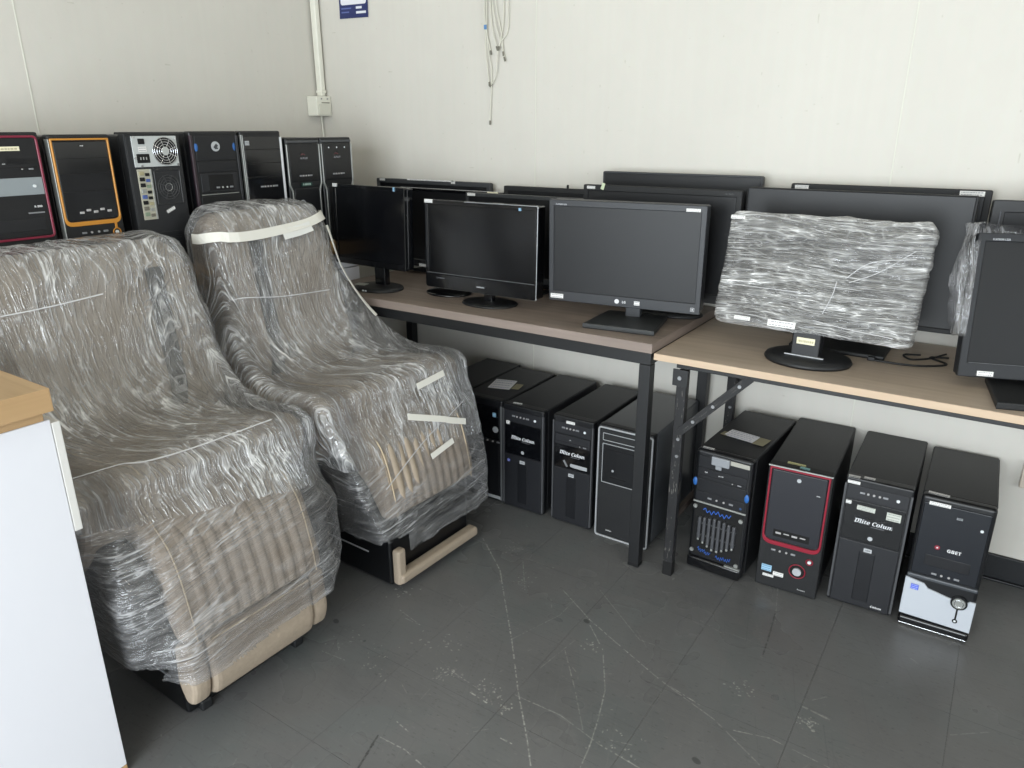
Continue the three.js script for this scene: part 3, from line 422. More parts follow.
tower('computer_tower', 'black and silver tower with round steel button, last one under the folding table', UG, { x: 2.728, z: 0.402, w: 0.174, h: 0.408, d: 0.385, turn: 0.02, bezel: MAT.panel, fr: 0.01 }, F => {
  F.slab('upper_door', S(0x1d2026, 0.2), 0.05, 0.95, 0.42, 0.955, -0.002, 0.003, 0.006); F.text('brand_print', textMat('GBET', { w: 128, h: 40, size: 0.95 }), 0.57, 0.64, 0.046, 0.0145, 0.0034); F.disc('red_dot', MAT.red, 0.34, 0.645, 0.0065, 0.004); F.disc('white_dot', MAT.led, 0.34, 0.645, 0.0025, 0.0046); F.slab('sunken_bay', MAT.bay, 0.2, 0.82, 0.5, 0.58, 0.001, 0.0036);
  F.disc('lamp', MAT.led, 0.86, 0.835, 0.004, 0.005); F.stick('mark', textMat('DVD', { bg: '#8d9094', color: '#2c2d31', w: 64, h: 24 }), 0.55, 0.885, 0.014, 0.006, 0.0034); F.ports(0.37, 0.68, 0.445, 4, 0.003); F.slab('shelf_line', S(0x4a4d52, 0.2), 0.01, 0.99, 0.385, 0.415, -0.004, 0.008, 0.004);
  const s = new THREE.Shape(); const P = [[0.0, 0.085], [1.0, 0.075], [1.0, 0.31], [0.92, 0.31], [0.85, 0.285], [0.6, 0.3], [0.33, 0.325], [0.27, 0.355], [0.0, 0.375]]; P.forEach(([u, v], i) => s[i ? 'lineTo' : 'moveTo'](F.X(u), F.Y(v))); s.closePath();
  const sp = mesh('silver_plate', extr(s, 0.006, 0.0015), MAT.silverPaint, F.g, [0, 0, F.fz - 0.001]); sp.userData.label = 'silver lower plate';
  F.disc('button_collar', MAT.blackGloss, 0.78, 0.285, 0.0205, 0.009); F.disc('power_button', MAT.zinc, 0.78, 0.285, 0.0155, 0.012); F.ring('button_ring', MAT.chrome, 0.78, 0.285, 0.0105, 0.0012).position.z += 0.0095; F.slab('stem', MAT.slot, 0.765, 0.79, 0.15, 0.24, 0.004, 0.0065, 0.001); F.disc('drop', MAT.slot, 0.777, 0.14, 0.0065, 0.0065); F.disc('drop_lamp', MAT.led, 0.777, 0.14, 0.003, 0.007);
  F.stick('blue_sticker', smallPrint('intel', '#4d63d8', '#c9d2f4', 3, 64, 56), 0.15, 0.315, 0.019, 0.016, 0.0058); F.slab('chin', MAT.blackGloss, 0.0, 1.0, 0.005, 0.072, -0.006, 0.01, 0.008); F.slab('chin_lip', MAT.chrome, 0.02, 0.98, 0.014, 0.022, 0, 0.0112);
  F.top('label_strip', stickerWhite, 0.22, 0.02, 0.05, 0.011, -0.08); F.stick('label_strip', stickerWhite, 0.26, 0.955, 0.05, 0.009, 0.0036);
});
// ---- the row on the counter, fronts to the room
const CY = 0.92, Q = Math.PI / 2;
const row = (zr, zl, o = {}) => ({ x: 0.49 + (o.dx || 0), y: CY, z: (zr + zl) / 2, w: zl - zr, h: 0.405, d: 0.44, turn: Q, ...o });
tower('computer_tower', 'black tower with dark red frame and silver drive at the left counter end', LG, row(1.468, 1.652, { h: 0.412, bezel: MAT.blackMatte }), F => {
  F.frame('red_frame', MAT.redDark, 0.03, 0.97, 0.328, 0.98, 0.006, 0.014, 0.006, 'dark red frame'); F.slab('front_door', MAT.panel, 0.065, 0.935, 0.345, 0.965, -0.002, 0.0025); F.stick('cream_sticker', smallPrint('cream', '#e8e2c4', '#b3ac8c', 1, 96, 24), 0.5, 0.9, 0.075, 0.011);
  opticalDrive(F, 0.76, 0.84, MAT.bay); const sd = F.slab('silver_drive', S(0x9ba3a8, 0.35, 0.4), 0.08, 0.93, 0.61, 0.72, -0.001, 0.004, 0.001, 'silver optical drive'); mesh('drive_button', cyl(0.004, 0.004, 12), MAT.led, sd, [0.055, 0, 0.004]).rotation.x = Q;
  F.text('model_print', textMat('K-300', { w: 128, h: 48 }), 0.8, 0.535, 0.03, 0.011, 0.003); F.slab('model_bar', S_PORT, 0.65, 0.88, 0.49, 0.5, 0.001, 0.0032); F.slab('lower_bay', MAT.bay, 0.12, 0.86, 0.38, 0.46, 0, 0.0035);
  F.slab('red_strip', MAT.red, 0.1, 0.62, 0.245, 0.285, -0.001, 0.004); F.disc('lamp', MAT.led, 0.68, 0.29, 0.004); F.disc('power_button', MAT.zinc, 0.84, 0.285, 0.011, 0.008);
});
tower('computer_tower', 'black tower with orange frame around its front on the counter', LG, row(1.274, 1.446, { shell: S(0x3a3534, 0.4), bezel: MAT.blackMatte }), F => {
  F.frame('orange_frame', MAT.orange, 0.02, 0.96, 0.385, 0.975, 0.005, [0.022, 0.022, 0.004, 0.004], 0.006, 'orange frame', 0.012); F.slab('front_door', MAT.blackGloss, 0.055, 0.925, 0.42, 0.955, -0.002, 0.003, 0.008); F.slab('silver_edge', MAT.zinc, -0.005, 0.012, 0.2, 0.97, -0.02, 0.002);
  F.text('maker_mark', textMat('DVD', { w: 64, h: 24 }), 0.5, 0.925, 0.018, 0.006, 0.0034); for (const v of [0.84, 0.74, 0.62]) F.slab('bay_line', MAT.slot, 0.07, 0.91, v, v + 0.004, 0.002, 0.0034, 0);
  for (let k = 0; k < 5; k++) F.slab('reader_slot', S_PORT2, 0.28 + k * 0.115, 0.355 + k * 0.115, 0.468 + 0.014 * (k % 2), 0.484 + 0.014 * (k % 2), 0.002, 0.004);
  F.ports(0.3, 0.66, 0.335, 4); F.slab('orange_stem', MAT.orange, 0.83, 0.87, 0.345, 0.392, 0, 0.004); F.ring('orange_ring', MAT.orange, 0.85, 0.32, 0.011); F.disc('power_button', MAT.led, 0.85, 0.32, 0.005);
});
{ // turned round, the rear faces the room
  const g = tower('computer_tower', 'black tower turned round, silver power supply and fan grille facing the room', LG, row(1.054, 1.232, { bezel: MAT.blackMatte, fr: 0.002 }), F => {
    F.slab('rear_plate', MAT.caseSteel, 0.02, 0.98, 0.02, 0.98, -0.002, 0.001, 0.001);
    const ps = F.slab('power_supply', S(0xc3c7c7, 0.4, 0.2), 0.11, 0.93, 0.765, 0.985, 0, 0.004, 0.001, 'silver power supply'); const pw = F.w * 0.82, ph = F.h * 0.22;
    mesh('inlet', rb(0.042, 0.027, 0.004, 0.004), MAT.slot, ps, [-pw * 0.3, -ph * 0.22, 0.001]); for (const k of [-1, 0, 1]) mesh('pin', rb(0.003, 0.008, 0.004, 0.0006), MAT.zinc, ps, [-pw * 0.3 + k * 0.009, -ph * 0.22, 0.003]); mesh('power_switch', rb(0.02, 0.016, 0.006, 0.002), MAT.slot, ps, [-pw * 0.3, ph * 0.33, 0.002]); sticker(ps, 'rating_label', stickerWhite, 0.026, 0.014, [-pw * 0.3, ph * 0.08, 0.0025]);
    const fc = mesh('fan_opening', cyl(0.0405, 0.003, 32), MAT.slot, ps, [pw * 0.2, 0, 0.0022]); fc.rotation.x = Q;
    for (const r of [0.012, 0.0195, 0.027, 0.0345, 0.0405]) mesh('grille_ring', new THREE.TorusGeometry(r, 0.0014, 6, 36), MAT.chrome, ps, [pw * 0.2, 0, 0.0045]); for (let k = 0; k < 4; k++) { const b = mesh('grille_spoke', rb(0.082, 0.0022, 0.002, 0.0006), MAT.chrome, ps, [pw * 0.2, 0, 0.0045]); b.rotation.z = k * Math.PI / 4 + 0.3; } mesh('grille_hub', cyl(0.012, 0.002, 20), S(0xc2c5c4, 0.4, 0.4), ps, [pw * 0.2, 0, 0.005]).rotation.x = Q;
    for (const [a, b] of [[-0.47, 0.46], [0.46, 0.4], [-0.47, -0.2], [0.46, -0.45], [-0.36, -0.47]]) mesh('screw', cyl(0.0038, 0.003, 10), MAT.chrome, ps, [pw * a, ph * b, 0.003]).rotation.x = Q;
    const io = F.slab('connector_plate', S(0xb3b0a0, 0.5, 0.1), 0.13, 0.36, 0.38, 0.75, 0, 0.003, 0.001, 'metal connector plate'); const W = F.w * 0.23, H = F.h * 0.37; const cols = [MAT.pcbGold, MAT.slot, MAT.slot, MAT.zinc, S(0x4a5f9a, 0.5), MAT.slot, S(0x6d6a60, 0.5), S(0x7f8f7a, 0.5)];
    for (let k = 0; k < 8; k++) { const y = H * (0.42 - k * 0.115); mesh('connector', rb(W * 0.36, H * 0.075, 0.005, 0.001), cols[k], io, [-W * 0.22, y, 0.0025]); mesh('connector', rb(W * 0.3, H * 0.06, 0.005, 0.001), cols[(k * 3 + 1) % 8], io, [W * 0.22, y - 0.004, 0.0025]); } 
    F.slab('plate_edge', MAT.zinc, 0.355, 0.385, 0.38, 0.75, 0, 0.004);
    F.frame('fan_frame', S(0x2a2b2d, 0.4), 0.42, 0.92, 0.48, 0.74, 0.004, 0.006, 0.005); for (const r of [0.012, 0.02, 0.028, 0.036]) mesh('fan_ring', new THREE.TorusGeometry(r, 0.0013, 5, 30), S(0x3b3c3e, 0.35), F.g, [F.X(0.67), F.Y(0.61), F.fz + 0.002]); for (let k = 0; k < 4; k++) { const b = mesh('fan_spoke', rb(0.076, 0.003, 0.002, 0.0006), S(0x3b3c3e, 0.35), F.g, [F.X(0.67), F.Y(0.61), F.fz + 0.002]); b.rotation.z = k * Math.PI / 4 + 0.4; } F.ring('fan_hub', MAT.zinc, 0.67, 0.61, 0.0115, 0.0012);
    F.stick('white_sticker', stickerWhite, 0.64, 0.44, 0.03, 0.009, 0.0022, 0.4); for (let k = 0; k < 5; k++) F.slab('slot_cover', S(0x1f2022, 0.4), 0.2, 0.8, 0.05 + k * 0.048, 0.085 + k * 0.048, 0, 0.003);
  });
}
tower('computer_tower', 'black tower with round silver emblem and blue clips on the counter', LG, row(0.84, 1.018, { h: 0.412 }), F => {
  F.slab('edge_trim', S(0x3a2f35, 0.3), 0, 0.05, 0.1, 0.97, -0.01, 0.003); F.slab('edge_trim', S(0x2a2b2e, 0.3), 0.95, 1, 0.1, 0.97, -0.01, 0.003); F.slab('upper_bay', MAT.bay, 0.09, 0.91, 0.78, 0.965); F.slab('middle_bay', MAT.bay, 0.09, 0.91, 0.69, 0.77); F.slab('silver_line', MAT.zinc, 0.1, 0.9, 0.515, 0.522, -0.001, 0.003);
  const e = F.disc('emblem', MAT.silver, 0.5, 0.885, 0.0155, 0.005, 'round silver emblem'); mesh('emblem_mark', rb(0.016, 0.003, 0.01, 0.001), S(0x44464a, 0.4), e, [0, 0.002, 0]).rotation.y = 0.8; mesh('emblem_mark', rb(0.012, 0.003, 0.005, 0.001), S(0x44464a, 0.4), e, [0.002, 0.002, 0.006]);
  for (const u of [0.11, 0.9]) { const q = mesh('blue_clip', new THREE.SphereGeometry(0.011, 14, 10), MAT.blue, F.g, [F.X(u), F.Y(0.88), F.fz]); q.scale.set(0.6, 1.4, 0.3); }
  F.slab('port_panel', MAT.panelLight, 0.12, 0.9, 0.54, 0.68, -0.002, 0.003); F.slab('port_window', MAT.slot, 0.27, 0.8, 0.55, 0.67, 0.001, 0.0036); F.ports(0.45, 0.74, 0.57, 4, 0.003); F.slab('lower_door', MAT.panel, 0.08, 0.92, 0.04, 0.505, -0.002, 0.003);
});
tower('computer_tower', 'glossy black tower with silver side edges and small window sticker on the counter', LG, row(0.658, 0.828, { h: 0.412 }), F => {
  F.slab('silver_edge', MAT.zinc, 0.0, 0.018, 0.02, 0.97, -0.012, 0.004); F.slab('silver_edge', MAT.zinc, 0.035, 0.05, 0.02, 0.97, -0.006, 0.004); F.slab('silver_edge', S(0xdcdee0, 0.35, 0.1), 0.955, 1.0, 0.02, 0.95, -0.014, 0.005); F.slab('gloss_panel', MAT.blackGloss, 0.065, 0.945, 0.03, 0.955, -0.002, 0.003);
  for (const v of [0.85, 0.74, 0.63]) F.slab('bay_line', MAT.slot, 0.07, 0.94, v, v + 0.005, 0.0022, 0.0034, 0); F.stick('window_sticker', smallPrint('win', '#8b8d90', '#c7c9cc', 3, 48, 48), 0.13, 0.905, 0.018, 0.015, 0.0034); F.ports(0.4, 0.75, 0.55, 6, 0.003);
});
const twin = (label, zr, zl, knob) => tower('computer_tower', label, LG, row(zr, zl, { h: 0.388, w: 0.157 }), F => {
  F.slab('top_lip', S(0x55575a, 0.3, 0.3), 0.02, 0.98, 0.955, 0.975, -0.004, 0.004); F.slab('gloss_panel', S(0x141518, 0.2), 0.06, 0.94, 0.6, 0.945, -0.002, 0.003);
  const wave = new THREE.Shape(); [[0.0, 0.94], [0.03, 0.94], [0.035, 0.58], [0.1, 0.52], [0.1, 0.06], [0.07, 0.06], [0.07, 0.505], [0.0, 0.58]].forEach(([u, v], i) => wave[i ? 'lineTo' : 'moveTo'](F.X(u), F.Y(v))); for (const s of [1, -1]) { const q = mesh('silver_trim', extr(wave, 0.006, 0.001), MAT.zinc, F.g, [0, 0, F.fz - 0.002]); if (s < 0) { q.scale.x = -1; } }
  F.text('logo_print', textMat('ALPLUS', { color: '#9c9ca2', w: 160, h: 48, font: 'italic bold' }), 0.48, 0.815, 0.046, 0.014, 0.0034); F.text('logo_arc', printMat('arc', 96, 48, (c) => { c.strokeStyle = '#8a4048'; c.lineWidth = 5; c.beginPath(); c.arc(48, 52, 34, 3.5, 5.9); c.stroke(); }), 0.46, 0.85, 0.026, 0.012, 0.0034);
  F.ports(0.36, 0.66, 0.655, 5, 0.003); F.slab('lower_door', MAT.panel, 0.13, 0.87, 0.06, 0.54, -0.002, 0.004, 0.004); if (knob) { F.disc('lamp', MAT.led, 0.24, 0.905, 0.003); F.disc('lamp', MAT.led, 0.5, 0.905, 0.003); F.disc('lamp', MAT.led, 0.76, 0.905, 0.003); } else { F.stick('green_label', textMat('C-GREEN', { bg: '#123c34', color: '#cfe0d8', w: 160, h: 40 }), 0.5, 0.575, 0.05, 0.012, 0.005); }
  F.disc('power_button', MAT.silver, 0.34, 0.4, 0.013, 0.006); F.disc('button_face', MAT.slot, 0.34, 0.4, 0.009, 0.007);
});
twin('black tower with green label and silver wave trim, second from the corner on the counter', 0.482, 0.64, false);
twin('black tower with three top lamps and silver wave trim nearest the room corner', 0.316, 0.477, true);
let RIGHT_MONITOR;
// ---------------------------------------------------------------- monitors
// x,y,z: middle of the lower edge of the face; turn about y (0 looks along +z), tilt leans the top back
const MG = 'flat monitors on the tables';
function monitor(label, o, extra) {
  const { x, y, z, turn = 0, tilt = 0, W, H, D = 0.05, bez = [0.018, 0.018, 0.018, 0.025], table = T1, body = MAT.black, screen = MAT.screenMatte, foot, footMat = MAT.base, r = 0.006, back = true } = o;
  const bxp = foot?.x ?? x, bzp = foot?.z ?? (z - 0.5 * D); const g = thing(o.name || 'monitor', label, 'monitor', [bxp, table, bzp], turn, MG);
  const head = new THREE.Group(); // only a frame of reference while building; parts end up directly under the thing
  const inv = new THREE.Matrix4().makeRotationY(-turn); const rel = new THREE.Vector3(x - bxp, y - table, z - bzp).applyMatrix4(inv); head.position.copy(rel); head.rotation.x = -tilt; head.updateMatrix();
  const put = (m) => { m.applyMatrix4(head.matrix); g.add(m); return m; };
  const P = (name, geo, mat, pos, rot, label) => { const m = new THREE.Mesh(geo, mat); m.name = name; m.castShadow = m.receiveShadow = true; m.position.set(...pos); if (rot) m.rotation.set(...rot); m.updateMatrix(); if (label) m.userData.label = label; return put(m); };
  P('bezel', frameGeo(W, H, bez[0], bez[1], bez[2], bez[3], r, 0.0015, 0.016, 0.0018), body, [0, H / 2, -0.016]);
  P('screen', bx(W - bez[0] - bez[1] + 0.004, H - bez[2] - bez[3] + 0.004, 0.004), screen, [(bez[0] - bez[1]) / 2, H / 2 + (bez[3] - bez[2]) / 2, -0.006]);
  P('back_shell', rb(W - 0.004, H - 0.004, Math.max(D - 0.0165, 0.012), 0.006, 2), o.shell || body, [0, H / 2, -0.0165 - Math.max(D - 0.0165, 0.012) / 2]);
  if (back && D >= 0.045) P('back_bulge', rb(W * 0.5, H * 0.5, 0.02, 0.008, 2), o.shell || body, [0, H * 0.42, -D - 0.008]);
  const sx = foot?.nx ?? rel.x, sz = foot?.nz ?? 0;
  if (foot) {
    const top = rel.y + (foot.neckTop ?? 0.02); const neckZ = foot.nz ?? (rel.z - 0.5 * D); const nw = foot.nw || 0.06;
    if (top > foot.h) { mesh('neck', rb(nw, top - foot.h * 0.6, foot.nd || 0.02, 0.004, 2), body, g, [foot.nx ?? 0, (top + foot.h * 0.6) / 2, neckZ]); }
    if (foot.kind === 'oval') { const b = mesh('stand_base', lathe([[0, 0], [0.97, 0], [1, foot.h * 0.3], [0.96, foot.h * 0.7], [0.8, foot.h], [0.15, foot.h * 1.15], [0, foot.h * 1.15]], 48), footMat, g); b.scale.set(foot.w / 2, 1, foot.d / 2); }
    else if (foot.kind === 'trapezoid') { const s = new THREE.Shape(); const a = foot.w / 2, c = foot.w2 / 2, d = foot.d / 2; s.moveTo(-a, -d); s.lineTo(a, -d); s.lineTo(c, d); s.lineTo(-c, d); s.closePath(); const b = mesh('stand_base', extr(s, foot.h, 0.003, 2), footMat, g, [0, 0, 0]); b.rotation.x = -Math.PI / 2; b.position.y = 0.003; }
    else { mesh('stand_base', rb(foot.w, foot.h, foot.d, 0.004, 2), footMat, g, [0, foot.h / 2, 0]); }
  }
  const A = { g, W, H, P, st: (n, m, u, v, w, h, t = 0.0006) => P(n, bx(w, h, 0.0008), m, [(u - 0.5) * W, v * H, t]), tx: (n, m, u, v, w, h, t = 0.0012) => P(n, new THREE.PlaneGeometry(w, h), m, [(u - 0.5) * W, v * H, t]) };
  if (extra) extra(A); return g;
}
const greyScreen = MAT.screenHaze;
// along the wall behind
monitor('dark grey monitor against the far wall at the left end, only its top edge shows', { x: 0.664, y: 0.79, z: 0.05, W: 0.61, H: 0.345, D: 0.03, body: S(0x3a3c3f, 0.5), foot: { kind: 'slab', w: 0.2, d: 0.07, h: 0.01, nd: 0.012, nz: -0.0 } }, A => { A.st('white_label', stickerWhite, 0.06, 0.985, 0.03, 0.009); A.st('white_label', stickerWhite, 0.5, 1.0, 0.25, 0.005); A.st('white_label', stickerWhite, 0.7, 0.99, 0.02, 0.012); });
monitor('glossy black monitor behind the two front left monitors, silver sheen along its top', { x: 0.80, y: 0.785, z: 0.118, W: 0.525, H: 0.322, D: 0.045, body: MAT.blackGloss, screen: MAT.screenMatte, bez: [0.012, 0.02, 0.012, 0.03], back: false, foot: { kind: 'oval', w: 0.2, d: 0.07, h: 0.012, z: 0.12, nd: 0.016, nz: -0.02 } }, A => { A.P('sheen_strip', rb(A.W * 0.94, 0.004, 0.014, 0.0015), MAT.chrome, [0, A.H, -0.01], null, 'silver strip in place of a reflection'); A.st('cream_label', smallPrint('cream', '#e8e2c4', '#b3ac8c', 1, 96, 24), 0.94, 0.985, 0.05, 0.012, 0.001); A.st('white_label', stickerWhite, 0.3, 0.02, 0.1, 0.012); });  // chrome strip stands in for the reflection on the glossy bezel top
monitor('black monitor against the far wall behind the middle of the dark table', { x: 1.25, y: 0.79, z: 0.072, W: 0.4, H: 0.34, D: 0.04, body: MAT.blackMatte, back: false, foot: { kind: 'slab', w: 0.2, d: 0.07, h: 0.01, nd: 0.012, z: 0.052, nz: 0.0 } }, A => { A.P('top_clip', rb(0.008, 0.014, 0.006, 0.002), MAT.slot, [0.08, A.H + 0.006, -0.008]); });
monitor('dark monitor with grey bezel and white corner label behind the widescreen with silver edge', { x: 1.205, y: 0.79, z: 0.178, W: 0.52, H: 0.318, D: 0.04, body: S(0x37393b, 0.45), screen: MAT.screenMatte, bez: [0.012, 0.012, 0.014, 0.02], back: false, foot: { kind: 'slab', w: 0.2, d: 0.1, h: 0.01, z: 0.185, nd: 0.014, nz: -0.025 } }, A => { A.st('white_label', stickerWhite, 0.055, 0.978, 0.036, 0.01); });
monitor('wide dark grey panel against the wall behind the tall black monitor', { x: 1.755, y: 0.86, z: 0.07, W: 0.56, H: 0.336, D: 0.035, body: S(0x36383b, 0.5), screen: MAT.screenMatte, bez: [0.006, 0.006, 0.006, 0.012], foot: { kind: 'slab', w: 0.2, d: 0.07, h: 0.01, nd: 0.012, z: 0.052, nz: 0.0 }, back: false });
monitor('black monitor with white label and green tag on top behind the square-footed monitor', { x: 1.738, y: 0.80, z: 0.19, turn: 0.01, W: 0.546, H: 0.358, D: 0.04, body: MAT.blackMatte, screen: MAT.screenMatte, bez: [0.018, 0.018, 0.02, 0.03], back: false, foot: { kind: 'oval', w: 0.24, d: 0.14, h: 0.014, z: 0.19, x: 1.80, nx: -0.05, nd: 0.016, nz: -0.03 } }, A => { A.st('white_label', stickerWhite, 0.055, 0.975, 0.03, 0.009); A.P('green_tag', rb(0.012, 0.022, 0.002, 0.0008), S(0xcdd8b8, 0.6), [-0.5 * A.W + 0.075, A.H - 0.004, 0.002], [0, 0, -0.3]); A.tx('model_print', textMat('SyncMaster', { color: '#77797c', w: 160, h: 32, font: '' }), 0.93, 0.972, 0.04, 0.008); });
// front row on the dark table
monitor('small squarish black monitor on round foot at the left end of the dark table', { x: 0.72, y: 0.846, z: 0.49, turn: R(-2.3), tilt: R(2.3), W: 0.375, H: 0.296, D: 0.05, body: MAT.blackGloss, screen: MAT.screenGloss, bez: [0.016, 0.016, 0.014, 0.024], foot: { kind: 'oval', w: 0.21, d: 0.17, h: 0.014, x: 0.706, z: 0.43, nw: 0.055, nd: 0.03, nz: -0.02, neckTop: 0.05 } }, A => {
  A.st('white_label', stickerWhite, 0.04, 0.985, 0.024, 0.012, 0.001); A.st('blue_tag', stickerBlue, 0.87, 0.975, 0.008, 0.014, 0.001); sticker(A.g, 'rating_label', stickerPale, 0.045, 0.03, [-0.06, 0.0165, 0.035], [-Math.PI / 2, 0, 0.2]); for (const k of [0, 1]) mesh('pale_block', rb(0.008, 0.006, 0.004, 0.001), MAT.led, A.g, [0.0 + k * 0.014, 0.007, 0.085]);  // two small pale blocks at the front of the foot
});
monitor('glossy widescreen monitor with thin silver edge and oval foot on the dark table', { x: 1.181, y: 0.787, z: 0.424, turn: R(1.1), tilt: R(1.5), W: 0.476, H: 0.313, D: 0.055, body: MAT.blackGloss, screen: MAT.screenGloss, bez: [0.016, 0.014, 0.016, 0.05], r: 0.012, foot: { kind: 'oval', w: 0.215, d: 0.16, h: 0.01, x: 1.216, z: 0.405, nw: 0.035, nd: 0.025, nz: 0.0, neckTop: 0.03 }, footMat: S(0x1b1c1e, 0.35, 0, { bumpMap: dust, bumpScale: 0.0004 }) }, A => {
  A.P('silver_edge', rb(0.003, A.H * 0.98, 0.006, 0.001), MAT.silver, [A.W / 2 - 0.002, A.H / 2, -0.003]); A.P('silver_edge', rb(A.W * 0.62, 0.003, 0.006, 0.001), MAT.silver, [A.W * 0.18, A.H - 0.002, -0.003]); A.P('silver_edge', rb(A.W * 0.97, 0.002, 0.004, 0.0008), S(0x7b7d80, 0.3, 0.5), [0, 0.054, -0.001]); A.P('chin_lip', rb(A.W * 0.98, 0.004, 0.012, 0.0015), MAT.zinc, [0, 0.001, -0.008]);
  A.tx('maker_mark', textMat('SAMSUNG', { w: 256, h: 48, color: '#c9cbd0' }), 0.52, 0.07, 0.052, 0.01); A.tx('model_print', textMat('SyncMaster', { w: 192, h: 40, color: '#8e9096', font: '' }), 0.15, 0.12, 0.05, 0.009); A.st('white_label', stickerWhite, 0.045, 0.985, 0.036, 0.012, 0.001); A.st('blue_tag', stickerBlue, 0.855, 0.955, 0.009, 0.009, 0.001);
});
monitor('matte dark monitor with flat trapezoid foot beside the joint of the tables', { x: 1.714, y: 0.797, z: 0.379, turn: R(7.3), tilt: R(-1.5), W: 0.504, H: 0.328, D: 0.06, body: S(0x2b2d31, 0.45), screen: MAT.screenMatte, bez: [0.017, 0.017, 0.02, 0.034], r: 0.004, foot: { kind: 'trapezoid', w: 0.228, w2: 0.2, d: 0.205, h: 0.013, x: 1.752, z: 0.402, nw: 0.05, nd: 0.025, nz: -0.058, neckTop: 0.04 }, footMat: S(0x2a2c2d, 0.45, 0, { bumpMap: dust, bumpScale: 0.0005 }) }, A => {
  A.tx('model_print', textMat('FLATRON L226', { w: 256, h: 40, color: '#c3c5ca' }), 0.085, 0.958, 0.05, 0.009); A.st('white_label', stickerWhite, 0.92, 0.958, 0.042, 0.009); A.st('torn_label', stickerWhite, 0.06, 0.05, 0.045, 0.014); A.tx('maker_mark', textMat('LG', { w: 96, h: 64 }), 0.52, 0.053, 0.022, 0.016); A.P('maker_badge', cyl(0.0075, 0.002, 20), S(0xdadade, 0.4), [-0.014, 0.0175, 0.0006], [Math.PI / 2, 0, 0]); A.st('white_label', stickerWhite, 0.605, 0.053, 0.018, 0.013); A.st('corner_mark', printMat('energy', 64, 64, (c) => { c.fillStyle = '#3b3c40'; c.fillRect(0, 0, 64, 64); c.strokeStyle = '#c8c9cc'; c.lineWidth = 6; c.strokeRect(8, 8, 48, 48); c.fillStyle = '#c8c9cc'; c.fillRect(22, 20, 20, 24); }, false), 0.955, 0.047, 0.014, 0.014);
});
tag(mesh('spare_monitor_foot', (() => { const g = lathe([[0, 0], [0.09, 0], [0.094, 0.004], [0.088, 0.009], [0.06, 0.012], [0, 0.013]], 40); g.scale(1, 1, 0.8); return g; })(), MAT.blackGloss, scene, [0.985, T1, 0.345]), 'round glossy black monitor foot between the two left front monitors', 'monitor foot');
// on the folding table
monitor('black monitor with white corner labels against the wall, top edge above the big grey screen', { x: 2.386, y: 0.83, z: 0.062, table: T2, W: 0.53, H: 0.348, D: 0.03, body: MAT.blackMatte, foot: { kind: 'slab', w: 0.2, d: 0.07, h: 0.01, nd: 0.012, z: 0.05, nz: 0.0 } }, A => { A.st('white_label', stickerWhite, 0.06, 0.972, 0.04, 0.011); A.st('white_label', stickerWhite, 0.91, 0.972, 0.06, 0.013); });
monitor('large grey screened monitor standing behind the wrapped monitor', { x: 2.319, y: 0.79, z: 0.15, table: T2, W: 0.614, H: 0.378, D: 0.045, body: MAT.blackMatte, screen: MAT.screenMatte, bez: [0.004, 0.008, 0.004, 0.014], back: false, foot: { kind: 'slab', w: 0.26, d: 0.19, h: 0.012, x: 2.35, z: 0.185, nd: 0.016, nz: -0.055 } });
{
  const t = R(8), W = 0.54, cx = 2.66 + Math.cos(t) * W / 2, cz = 0.205 - Math.sin(t) * W / 2;
  monitor('bulky black monitor behind the right edge monitor, mostly out of the picture', { x: cx, y: 0.80, z: cz, turn: t, table: T2, W, H: 0.365, D: 0.05, body: MAT.black, screen: MAT.screenMatte, bez: [0.03, 0.03, 0.03, 0.04], back: false, foot: { kind: 'slab', w: 0.22, d: 0.1, h: 0.012, x: cx - 0.01, z: cz - 0.03, nd: 0.02, nz: 0 } }, A => { A.P('bezel_rib', rb(0.003, A.H * 0.85, 0.003, 0.001), S(0x4e5056, 0.3), [-A.W / 2 + 0.02, A.H * 0.5, 0.001]); });
}
{
  const t = R(18), W = 0.5, cx = 2.664 + Math.cos(t) * W / 2, cz = 0.42 - Math.sin(t) * W / 2;
  monitor('black monitor with square foot and loose film over its edge at the right border', { x: cx, y: 0.752, z: cz, turn: t, tilt: R(9), table: T2, W, H: 0.352, D: 0.05, body: S(0x202226, 0.45), screen: MAT.screenMatte, bez: [0.018, 0.018, 0.02, 0.036], r: 0.004, foot: { kind: 'trapezoid', w: 0.27, w2: 0.2, d: 0.21, h: 0.014, x: cx - 0.05, z: cz + 0.06, nw: 0.05, nd: 0.03, nz: -0.085, neckTop: 0.04 } }, A => {
    A.tx('model_print', textMat('FLATRON L226', { w: 256, h: 40, color: '#c3c5ca' }), 0.1, 0.958, 0.05, 0.009); A.st('white_label', stickerWhite, 0.12, 0.03, 0.036, 0.012); A.P('screen_line', rb(A.W * 0.92, 0.0012, 0.001, 0.0003), S(0x6b6d70, 0.5), [0, 0.036, 0.0006]); RIGHT_MONITOR = A;
  });
}
